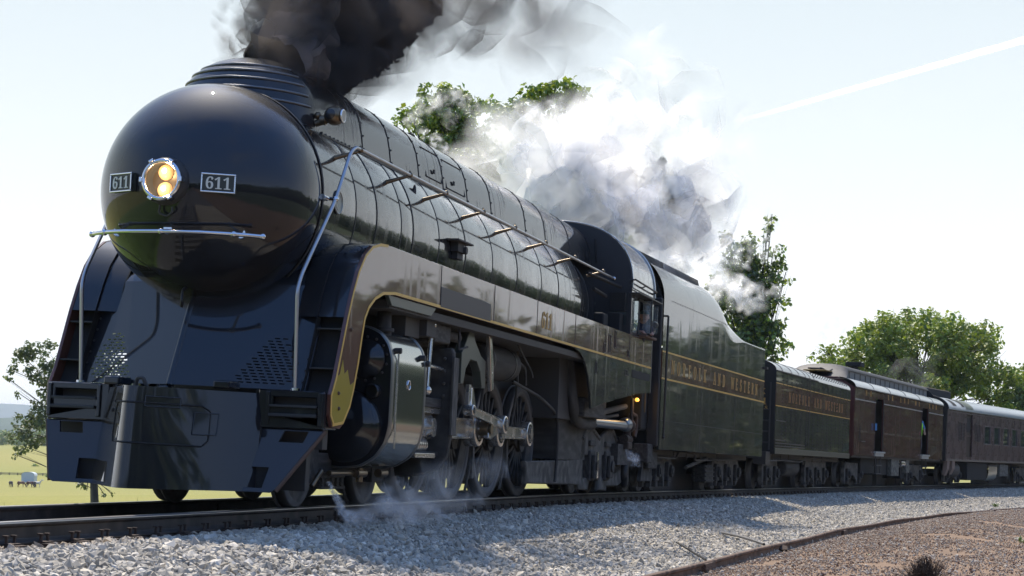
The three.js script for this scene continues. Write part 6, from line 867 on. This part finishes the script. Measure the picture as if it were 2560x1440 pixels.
// =====================================================================  PEOPLE
// loco space: engineer leaning on the window sill, looking ahead (towards -x)
function person(parent, o, label) {
  const G = new THREE.Group(); G.name = numbered('person'); scene.add(G); tag(G, label, 'person'); parent.updateMatrixWorld(true); G.applyMatrix4(parent.matrixWorld.clone()); G.translateX(o.at[0]); G.translateY(o.at[1]); G.translateZ(o.at[2]);
  const J = o.j, arm = (s) => [[J[s + 'sh'], 0.062, J[s + 'el'], 0.045], [J[s + 'el'], 0.045, J[s + 'wr'], 0.031]], leg = (s) => J[s + 'kn'] ? [[J[s + 'hp'], 0.095, J[s + 'kn'], 0.065], [J[s + 'kn'], 0.062, J[s + 'an'], 0.042], [J[s + 'an'], 0.045, [J[s + 'an'][0] - 0.14, J[s + 'an'][1] - 0.05, J[s + 'an'][2]], 0.036]] : [];
  const N = J.neck, H = J.head, torso = [[J.pel, 0.14, J.chest, 0.155], [J.chest, 0.14, N, 0.065], [J.lsh, 0.07, J.rsh, 0.07]];
  const hands = []; for (const s of ['l', 'r']) { const w = J[s + 'wr'], e = J[s + 'el'], d = V(w[0] - e[0], w[1] - e[1], w[2] - e[2]).normalize(), side = V(-d.z, 0, d.x).normalize(), palm = V(...w).addScaledVector(d, 0.07); hands.push([w, 0.03, palm.toArray(), 0.034]); [[-0.030, 0.055], [-0.010, 0.07], [0.011, 0.066], [0.030, 0.05]].forEach(([k, l]) => { const a = palm.clone().addScaledVector(side, k), b = a.clone().addScaledVector(d, l); b.y -= 0.025; hands.push([a.toArray(), 0.0105, b.toArray(), 0.009]); }); const ta = V(...w).addScaledVector(side, 0.03).addScaledVector(d, 0.02), tb = ta.clone().addScaledVector(side, 0.025).addScaledVector(d, 0.04); hands.push([ta.toArray(), 0.013, tb.toArray(), 0.010]); }
  const f = o.face, head = [[H, 0.088, [H[0] + f[0] * 0.02, H[1] - 0.07, H[2] + f[2] * 0.02], 0.068], [[H[0] + f[0] * 0.03, H[1] - 0.08, H[2] + f[2] * 0.03], 0.055, [H[0] + f[0] * 0.055, H[1] - 0.115, H[2] + f[2] * 0.055], 0.035], [[H[0] + f[0] * 0.085, H[1] - 0.01, H[2] + f[2] * 0.085], 0.012, [H[0] + f[0] * 0.112, H[1] - 0.045, H[2] + f[2] * 0.112], 0.014], [[H[0] + f[2] * 0.085, H[1] - 0.035, H[2] - f[0] * 0.085], 0.016, [H[0] + f[2] * 0.088, H[1] - 0.06, H[2] - f[0] * 0.088], 0.012], [[H[0] - f[2] * 0.085, H[1] - 0.035, H[2] + f[0] * 0.085], 0.016, [H[0] - f[2] * 0.088, H[1] - 0.06, H[2] + f[0] * 0.088], 0.012]];
  part('body', flesh([...torso.map(([a, r, b, q]) => [a, r * 0.93, b, q * 0.93]), [N, 0.055, [H[0], H[1] - 0.06, H[2]], 0.055], ...arm('l'), ...arm('r'), ...leg('l'), ...leg('r'), ...hands, ...head], 0.013, 0.018), std(C(0.42, 0.22, 0.15), 0.6), G);
  const puff = (B, k) => B.map(([a, r, b, q]) => [a, r + k, b, q + k]);
  part('shirt', flesh([...puff(torso, 0.016), ...puff([[J.lsh, 0.062, J.lel, 0.048]], 0.014), ...puff([[J.rsh, 0.062, J.rel, 0.048]], 0.014), ...(o.long ? puff([[J.lel, 0.048, J.lwr, 0.034], [J.rel, 0.048, J.rwr, 0.034]], 0.012).map(([a, r, b, q]) => [a, r, [lerp(a[0], b[0], 0.86), lerp(a[1], b[1], 0.86), lerp(a[2], b[2], 0.86)], q]) : [])], 0.016, 0.02), std(o.shirt, 0.8), G);
  if (J.lkn) part('trousers', flesh([[J.pel, 0.155, [J.pel[0], J.pel[1] + 0.08, J.pel[2]], 0.15], ...['l', 'r'].flatMap((s) => puff([[J[s + 'hp'], 0.095, J[s + 'kn'], 0.066], [J[s + 'kn'], 0.064, J[s + 'an'], 0.05]], 0.014))], 0.018, 0.02), std(o.trousers, 0.85), G);
  part('cap', M(new THREE.SphereGeometry(0.098, 16, 8, 0, 2 * PI, 0, PI * 0.5).scale(1, 0.9, 1).translate(H[0], H[1] + 0.015, H[2]), new THREE.CylinderGeometry(0.075, 0.075, 0.012, 16).scale(1.0, 1, 1.0).translate(H[0] + f[0] * 0.085, H[1] + 0.02, H[2] + f[2] * 0.085)), std(o.cap, 0.8), G);
  for (const s of [1, -1]) part('eye', new THREE.SphereGeometry(0.011, 8, 6).translate(H[0] + f[0] * 0.082 + f[2] * 0.032 * s, H[1] - 0.005, H[2] + f[2] * 0.082 - f[0] * 0.032 * s), std(C(0.03, 0.025, 0.02), 0.3), G);
  part('mouth', new THREE.BoxGeometry(0.012, 0.008, 0.012).scale(1 + 3 * abs(f[2]), 1, 1 + 3 * abs(f[0])).translate(H[0] + f[0] * 0.088, H[1] - 0.085, H[2] + f[2] * 0.088), std(C(0.2, 0.07, 0.06), 0.7), G);
  if (o.vest) part('vest', flesh(puff(torso.slice(0, 2), 0.026), 0.018, 0.03), std(o.vest, 0.7, { emissive: C(0, 0, 0) }), G);
  return G;
}
person(loco, { at: [11.62, 2.66, 1.46], face: [-0.93, 0, 0.37], long: true, shirt: C(0.02, 0.025, 0.05), cap: C(0.05, 0.07, 0.05), j: { pel: [0, 0, -0.14], chest: [-0.04, 0.40, 0.06], neck: [-0.10, 0.60, 0.12], head: [-0.16, 0.78, 0.20], lsh: [-0.02, 0.52, 0.27], rsh: [-0.10, 0.50, -0.12], lel: [0.08, 0.42, 0.48 - 0.2], lwr: [-0.22, 0.42, 0.36], rel: [-0.25, 0.45, -0.05], rwr: [-0.35, 0.44, 0.16] } }, 'engineer in dark jacket and cap leaning on the cab window sill');
{
  const B = scene.getObjectByName('baggage_car');
  person(B, { at: [13.25, 2.12, 1.34], face: [-0.8, 0, 0.6], shirt: C(0.05, 0.16, 0.42), trousers: C(0.06, 0.075, 0.10), cap: C(0.5, 0.5, 0.48), vest: C(0.30, 0.85, 0.02), j: { pel: [0, 0, 0], chest: [-0.03, 0.36, 0.02], neck: [-0.06, 0.55, 0.03], head: [-0.09, 0.73, 0.06], lsh: [0.10, 0.48, 0.12], rsh: [-0.16, 0.48, -0.04], lel: [0.22, 0.25, 0.2], lwr: [0.05, 0.10, 0.26], rel: [-0.26, 0.24, 0.02], rwr: [-0.24, 0.02, 0.12], lhp: [0.08, -0.06, 0.04], rhp: [-0.09, -0.06, -0.02], lkn: [0.09, -0.46, 0.08], rkn: [-0.10, -0.46, 0.02], lan: [0.10, -0.9, 0.04], ran: [-0.10, -0.9, 0.0] } }, 'person in a lime green safety vest standing in the rear doorway of the baggage car');
}

// =====================================================================  SMOKE AND STEAM
// soft flakes of vapour turned every way, filling a body of air; each lets most of the light through
const mVap = (() => {
  const T = tex(256, (u, v) => { const x = (u * 2) % 1 - 0.5, y = (v * 2) % 1 - 0.5, q = floor(u * 2) + 2 * floor(v * 2), r = hypot(x, y) * 2, n = fbm(x * 5 + q * 9.7 + 20, y * 5 + q * 5.3 + 20, 0, 0, 101, 4), m = clamp(pow(max(0, 1 - (r + (n - 0.5) * 0.45)), 1.25) * (0.45 + 1.25 * n), 0, 1) * (1 - sstep(0.80, 0.99, r)); return gray(m); }, false);
  T.wrapS = T.wrapT = THREE.ClampToEdgeWrapping;
  return T;
})();
const vapour = (trans) => phy(C(1, 1, 1), 1, { vertexColors: true, transparent: true, alphaMap: mVap, transmission: trans, thickness: 0, specularIntensity: 0, side: THREE.DoubleSide, depthWrite: false });
const mSteam = vapour(0.85), mSmoke = vapour(0.5);
// puffs: [centre, radius, flakes, flake size / radius, opacity, tone]
function vapourMass(puffs, seed) {
  const R = rng(seed), pos = [], col = [], uv = [], nor = [], X = V(), Y = V(), N = V();
  for (const [c, r, n, fs, al, tone, sq = 1] of puffs) for (let i = 0; i < n; i++) {
    N.set(R() * 2 - 1, R() * 2 - 1, R() * 2 - 1); if (N.lengthSq() > 1 || N.lengthSq() < 0.01) { i--; continue; }
    const l = N.length(); const px = c.x + N.x * r, py = c.y + N.y * r * sq, pz = c.z + N.z * r;
    N.set(R() * 2 - 1, R() * 2 - 1, R() * 2 - 1).normalize(); X.set(R() - 0.5, R() - 0.5, R() - 0.5).cross(N).normalize(); Y.crossVectors(N, X);
    const s = r * fs * (0.7 + 0.6 * R()), a = al * (0.6 + 0.8 * R()) * (1 - 0.45 * l * l), q = floor(R() * 4), u0 = (q % 2) * 0.5, v0 = floor(q / 2) * 0.5, k = 0.85 + 0.3 * R();
    const bend = 0.55 * (0.6 + 0.8 * R()), W = (e, f) => { const h = bend * (1 - 0.5 * (e * e + f * f)); return [px + (X.x * e + Y.x * f + N.x * h) * s, py + (X.y * e + Y.y * f + N.y * h) * s, pz + (X.z * e + Y.z * f + N.z * h) * s]; };
    for (const [e0, f0] of [[-1, -1], [0, -1], [-1, 0], [0, 0]]) for (const [e, f] of [[e0, f0], [e0 + 1, f0], [e0 + 1, f0 + 1], [e0, f0], [e0 + 1, f0 + 1], [e0, f0 + 1]]) { pos.push(...W(e, f)); uv.push(u0 + 0.002 + (e * 0.5 + 0.5) * 0.496, v0 + 0.002 + (f * 0.5 + 0.5) * 0.496); col.push(min(0.98, tone[0] * k), min(0.98, tone[1] * k), min(0.98, tone[2] * k), a); }
  }
  const g = new THREE.BufferGeometry(); g.setAttribute('position', new THREE.Float32BufferAttribute(pos, 3)); g.setAttribute('color', new THREE.Float32BufferAttribute(col, 4)); g.setAttribute('uv', new THREE.Float32BufferAttribute(uv, 2)); g.computeVertexNormals(); return g;
}
const puff = (x, y, r, dist, n, fs, al, tone, sq) => [at(x, y, dist), px2m(r, dist), n, fs, al, tone, sq];
// the thick heart of a cloud: round billows grown together, their skin broken up by ever smaller ones
function billow(balls, cell, k, amp, seed) {
  const lo = V(1e9, 1e9, 1e9), hi = V(-1e9, -1e9, -1e9); for (const [c, r] of balls) { lo.min(c.clone().subScalar(r * 1.3)); hi.max(c.clone().addScalar(r * 1.3)); }
  const S = max(hi.x - lo.x, hi.y - lo.y, hi.z - lo.z) + 4 * cell, n = Math.ceil(S / cell), c0 = lo.add(hi).multiplyScalar(0.5), mc = new MarchingCubes(n, mcMat, false, false, 400000); mc.isolation = 0; mc.field.fill(-9);
  for (let z = 0; z < n; z++) for (let y = 0; y < n; y++) for (let x = 0; x < n; x++) {
    const px = c0.x + (x / n - 0.5) * S, py = c0.y + (y / n - 0.5) * S, pz = c0.z + (z / n - 0.5) * S; let d = 1e9;
    for (const [c, r] of balls) { const q = hypot(px - c.x, py - c.y, pz - c.z) - r; if (q > d + k) continue; const h = clamp(0.5 + 0.5 * (d - q) / k, 0, 1); d = lerp(d, q, h) - k * h * (1 - h); }
    if (abs(d) < amp * 2.2) { let nz = 0, a = 1, f = 0.55 / amp; for (let o = 0; o < 4; o++) { nz += a * (abs(vnoise3(px * f + 50, py * f + 50, pz * f + 50, seed + o * 7) * 2 - 1)); a *= 0.52; f *= 2.1; } d += amp * (nz - 0.75); }
    mc.field[x + y * n + z * n * n] = -d;
  }
  mc.update(); const cnt = mc.count, g = new THREE.BufferGeometry(); g.setAttribute('position', new THREE.BufferAttribute(new Float32Array(mc.positionArray.slice(0, cnt * 3)), 3)); g.setAttribute('normal', new THREE.BufferAttribute(new Float32Array(mc.normalArray.slice(0, cnt * 3)), 3));
  const N = g.attributes.normal; for (let i = 0; i < N.count; i++) { const l = hypot(N.getX(i), N.getY(i), N.getZ(i)) || 1; N.setXYZ(i, N.getX(i) / l, N.getY(i) / l, N.getZ(i) / l); }
  return g.scale(S / 2, S / 2, S / 2).translate(c0.x, c0.y, c0.z);
}
const mSteamCore = phy(C(0.992, 0.992, 0.99), 1, { transmission: 0.75, thickness: 0, specularIntensity: 0 }), mSmokeCore = phy(C(1, 1, 1), 1, { specularIntensity: 0, vertexColors: true });
{
  const D = [0.075, 0.063, 0.058], M1 = [0.13, 0.113, 0.104], G1 = [0.22, 0.21, 0.21], P = [], d0 = 21.6;
  const A = (x, y, r, dd, n, al, t, fs = 0.72) => P.push(al < 0.34 ? puff(x, y, r, d0 + dd, floor(n * 0.16), 0.9, min(0.7, al * 1.9), t) : puff(x, y, r, d0 + dd, max(3, floor(n * 0.09)), fs, al * 0.9, t));
  A(712, 185, 32, -0.2, 60, 0.55, D); A(745, 185, 38, 0, 60, 0.55, D); A(772, 186, 22, 0.2, 40, 0.45, M1); A(700, 168, 24, -0.2, 50, 0.5, D); A(700, 140, 32, 0.1, 60, 0.5, D); A(735, 140, 56, 0.2, 80, 0.6, D); A(780, 150, 46, 0.5, 60, 0.5, D);
  A(718, 90, 42, 0.2, 60, 0.4, M1); A(755, 80, 66, 0.5, 90, 0.6, D); A(830, 90, 72, 1, 90, 0.6, D); A(725, 20, 56, 0.6, 70, 0.45, M1); A(780, 10, 80, 1, 90, 0.6, D); A(880, 30, 90, 1.6, 100, 0.6, D); A(900, 90, 62, 1.8, 70, 0.5, D);
  A(980, 40, 90, 2.6, 100, 0.55, D); A(960, 110, 45, 2.6, 50, 0.35, M1); A(1070, 40, 95, 3.8, 90, 0.45, M1); A(1040, 120, 50, 3.6, 45, 0.22, M1); A(1160, 50, 100, 5, 90, 0.30, [0.14, 0.125, 0.12]); A(1140, 130, 55, 4.8, 40, 0.14, G1); A(1250, 70, 100, 6.5, 80, 0.19, G1); A(1350, 80, 100, 8, 70, 0.13, G1); A(1450, 90, 95, 9.5, 60, 0.09, [0.3, 0.3, 0.31]); A(1290, 150, 55, 7.5, 30, 0.10, G1); A(1240, -40, 110, 6, 70, 0.3, M1); A(1000, -70, 120, 3, 100, 0.55, D); A(850, -80, 100, 1.2, 90, 0.55, D); A(1400, -30, 120, 9, 60, 0.15, G1);
  const core = P.filter((q) => q[5][0] < 0.1 && q[4] > 0.34 && q[0].x < 0.6).map((q) => [q[0], q[1] * 0.34]), R = rng(19);
  const heart = billow(core, 0.09, 0.7, 0.2, 3), hp = heart.attributes.position, hn = heart.attributes.normal, hc = new Float32Array(hp.count * 3);
  for (let i = 0; i < hp.count; i++) { const x = hp.getX(i), y = hp.getY(i), z = hp.getZ(i), q = sstep(0.3, 0.75, 0.6 * vnoise3(x * 1.1 + 40, y * 1.1 + 40, z * 1.1 + 40, 5) + 0.4 * vnoise3(x * 3 + 40, y * 3 + 40, z * 3 + 40, 9)); hc[i * 3] = lerp(0.06, 0.22, q); hc[i * 3 + 1] = lerp(0.050, 0.185, q); hc[i * 3 + 2] = lerp(0.047, 0.17, q); }
  heart.setAttribute('color', new THREE.BufferAttribute(hc, 3));
  for (let i = 0; i < 520; i++) { const k = floor(R() * hp.count), l = 0.03 + 0.5 * R(), b = 0.07 + 0.20 * R() * R(); const lf = hp.getZ(k) < 0.15 && hp.getX(k) < -1.8; P.push([V(hp.getX(k) + hn.getX(k) * l, hp.getY(k) + hn.getY(k) * l, hp.getZ(k) + hn.getZ(k) * l), 0.16, 1, lerp(1.4, 3.6, R()) * (lf ? 0.4 : 1), lerp(0.9, 0.4, l * 1.8), [b, b * 0.9, b * 0.86]]); }
  const sp = solo('smoke_plume', vapourMass(P, 5), mSmoke, 'dark brown and black smoke plume pouring from the chimney and trailing to the right', 'smoke'); part('smoke_heart', heart, mSmokeCore, sp);
}
{
  const W = [0.97, 0.97, 0.97], P = [], R = rng(9), A = (x, y, r, dist, n, al, fs = 0.62, t = W) => P.push(puff(x, y, r, dist, max(5, floor(n * 0.08)), fs * 1.25, al * 0.9, t));
  // great white bank rising from the safety valves and drifting back
  A(1310, 420, 45, 37, 90, 0.6); A(1350, 375, 46, 37.5, 90, 0.6); A(1300, 470, 55, 36.5, 90, 0.6); A(1380, 430, 75, 37, 110, 0.6); A(1450, 385, 70, 38, 110, 0.6); A(1535, 215, 60, 39, 80, 0.5); A(1540, 300, 95, 39.5, 110, 0.6); A(1560, 180, 80, 40, 80, 0.45); A(1500, 460, 85, 38, 110, 0.6); A(1400, 510, 75, 37, 100, 0.6); A(1480, 545, 60, 37.5, 80, 0.55); A(1620, 410, 90, 40, 110, 0.6); A(1640, 270, 95, 41, 100, 0.5); A(1600, 510, 75, 39, 100, 0.55); A(1700, 350, 85, 42, 90, 0.5); A(1690, 480, 70, 41, 90, 0.5); A(1740, 560, 60, 42, 80, 0.5); A(1650, 580, 55, 40.5, 70, 0.45); A(1770, 440, 80, 43, 60, 0.32); A(1740, 250, 90, 43, 60, 0.28); A(1650, 150, 80, 42, 60, 0.3); A(1820, 340, 80, 44, 40, 0.16); A(1820, 540, 60, 44, 40, 0.2);
  const core = P.filter((q) => q[4] > 0.22 && q[0].y < 6.7).map((q) => [q[0], q[1] * 0.50]);
  const heart = billow(core, 0.12, 1.1, 0.26, 31), hp = heart.attributes.position, hn = heart.attributes.normal;
  for (let i = 0; i < 200; i++) { const k = floor(R() * hp.count), l = 0.05 + 0.75 * R(); P.push([V(hp.getX(k) + hn.getX(k) * l, hp.getY(k) + hn.getY(k) * l, hp.getZ(k) + hn.getZ(k) * l), 0.22, 1, lerp(1.8, 4.4, R()), lerp(0.75, 0.4, l), W]); }
  const sc = solo('steam_cloud', vapourMass(P, 15), mSteam, 'great billowing white steam cloud above the rear of the boiler and cab', 'steam'); part('steam_heart', heart, mSteamCore, sc);
  const Q = [], B = (x, y, r, dist, n, al, fs = 0.6, t = W) => Q.push(puff(x, y, r, dist, floor(n * 0.6), fs, al * 2.0, t));
  B(1480, 600, 30, 38, 30, 0.2); B(1620, 630, 45, 44, 40, 0.25); B(1700, 650, 50, 46, 50, 0.28); B(1760, 620, 45, 47, 40, 0.22); B(1780, 690, 50, 48, 50, 0.3); B(1830, 720, 45, 49, 45, 0.28); B(1880, 740, 36, 50, 36, 0.24); B(1850, 640, 40, 50, 26, 0.15); B(1910, 620, 34, 51, 22, 0.14); B(1915, 560, 26, 51, 16, 0.14); B(1940, 720, 30, 51, 20, 0.12); B(1740, 730, 40, 47, 36, 0.24); B(1860, 780, 30, 50, 20, 0.14); B(1650, 680, 30, 45, 24, 0.16);
  solo('steam_drift', vapourMass(Q, 25), mSteam, 'thin drifting steam veiling the slender tree above the tender', 'steam', 'stuff');
  const S = [], E = (x, y, r, dist, n, al, fs = 0.6) => S.push(puff(x, y, r, dist, n, fs, al, W));
  E(1030, 300, 22, 27, 20, 0.25); E(1050, 270, 26, 27.4, 24, 0.22); E(1095, 250, 30, 27.8, 28, 0.22); E(1140, 245, 32, 28.2, 28, 0.2); E(1175, 265, 24, 28.4, 20, 0.14); E(1120, 290, 26, 28, 18, 0.12); E(1060, 330, 16, 26.8, 16, 0.22); E(1085, 350, 18, 27, 20, 0.35); E(1105, 362, 16, 27.2, 18, 0.35); E(1120, 385, 16, 27.4, 14, 0.2); E(1200, 290, 24, 29.5, 16, 0.12); E(1220, 330, 26, 30, 20, 0.15); E(1240, 370, 22, 30.5, 18, 0.16); E(1260, 300, 26, 31, 20, 0.15); E(1290, 270, 24, 31.5, 18, 0.16); E(1180, 380, 24, 29, 16, 0.14); E(1215, 400, 20, 30, 14, 0.14); E(1330, 290, 26, 33, 18, 0.18); E(1150, 395, 18, 28.4, 12, 0.12); E(1390, 265, 22, 35, 16, 0.2);
  solo('steam_wisp', vapourMass(S, 35), mSteam, 'small wisps of steam curling in front of the two-topped tree', 'steam', 'stuff');
  const J = []; for (let i = 0; i < 26; i++) { const t = i / 25; J.push(puff(lerp(822, 868, t), lerp(1206, 1300, t), lerp(4, 12, t), lerp(19.9, 19.0, t), 6, 1.15, lerp(0.5, 0.22, t), W)); }
  solo('steam_jet', vapourMass(J, 45), mSteam, 'narrow white jet of steam blowing down onto the ballast from below the cylinder', 'steam');
  const L = [], F = (x, y, r, dist, n, al) => L.push(puff(x, y, r, dist, floor(n * 0.45), 0.7, al * 2.2, W, 0.5)); F(900, 1290, 40, 19.4, 36, 0.16); F(960, 1275, 60, 20, 50, 0.15); F(1030, 1270, 55, 20.8, 44, 0.13); F(1100, 1265, 60, 21.6, 44, 0.11); F(1090, 1190, 60, 22.8, 36, 0.08); F(1160, 1250, 50, 22.4, 30, 0.08); F(1220, 1180, 60, 24, 30, 0.06); F(1000, 1225, 50, 21, 30, 0.08);
  solo('ground_steam', vapourMass(L, 55), mSteam, 'faint steam drifting low along the rail beside the driving wheels', 'steam', 'stuff');
  solo('steam_puff', vapourMass([puff(1578, 1140, 13, 33.6, 30, 0.7, 0.3, W), puff(1588, 1152, 14, 33.8, 30, 0.7, 0.28, W), puff(1572, 1130, 9, 33.5, 16, 0.7, 0.2, W)], 65), mSteam, 'small white puff of steam under the cab beside the trailing truck', 'steam');
  solo('faint_smoke', vapourMass([puff(2085, 800, 45, 108, 16, 0.7, 0.06, [0.4, 0.4, 0.42]), puff(2060, 830, 30, 108, 10, 0.7, 0.05, [0.4, 0.4, 0.42]), puff(2300, 960, 60, 92, 18, 0.8, 0.035, W), puff(2250, 930, 45, 92, 12, 0.8, 0.03, W)], 75), mSteam, 'faint smoke haze hanging in front of the broad tree', 'smoke', 'stuff');
  // vapour trail of an aircraft, high and far away
  const kr = []; for (let i = 0; i <= 60; i++) { const t = i / 60, c = at(lerp(1780, 2700, t), lerp(322, 60, t), 6500), ring = []; for (let j = 0; j < 14; j++) { const a = j / 14 * 2 * PI, r = px2m(lerp(4.5, 8.5, t) * (0.9 + 0.2 * vnoise(i * 0.7, j, 0, 0, 5)), 6500); ring.push([c.x + r * 3.2 * cos(a), c.y + r * 0.5 * sin(a), c.z + r * 1.5 * cos(a)]); } kr.push(ring); }
  const kg = loft(kr, true), kc = []; for (let i = 0; i <= 60; i++) for (let j = 0; j < 14; j++) kc.push(0.96, 0.96, 0.96, 0.5 * sstep(0.04, 0.4, i / 60) * (0.8 + 0.2 * vnoise(i * 0.5, 3, 0, 0, 8))); kg.setAttribute('color', new THREE.Float32BufferAttribute(kc, 4));
  solo('contrail_cloud', kg, phy(C(1, 1, 1), 1, { vertexColors: true, transparent: true, transmission: 0.95, thickness: 0, specularIntensity: 0 }), 'thin straight white contrail slanting across the sky at upper right', 'contrail');
}

scene.fog = new THREE.FogExp2(new THREE.Color(0.80, 0.90, 1.0), 0.00012);
renderer.render(scene, camera);
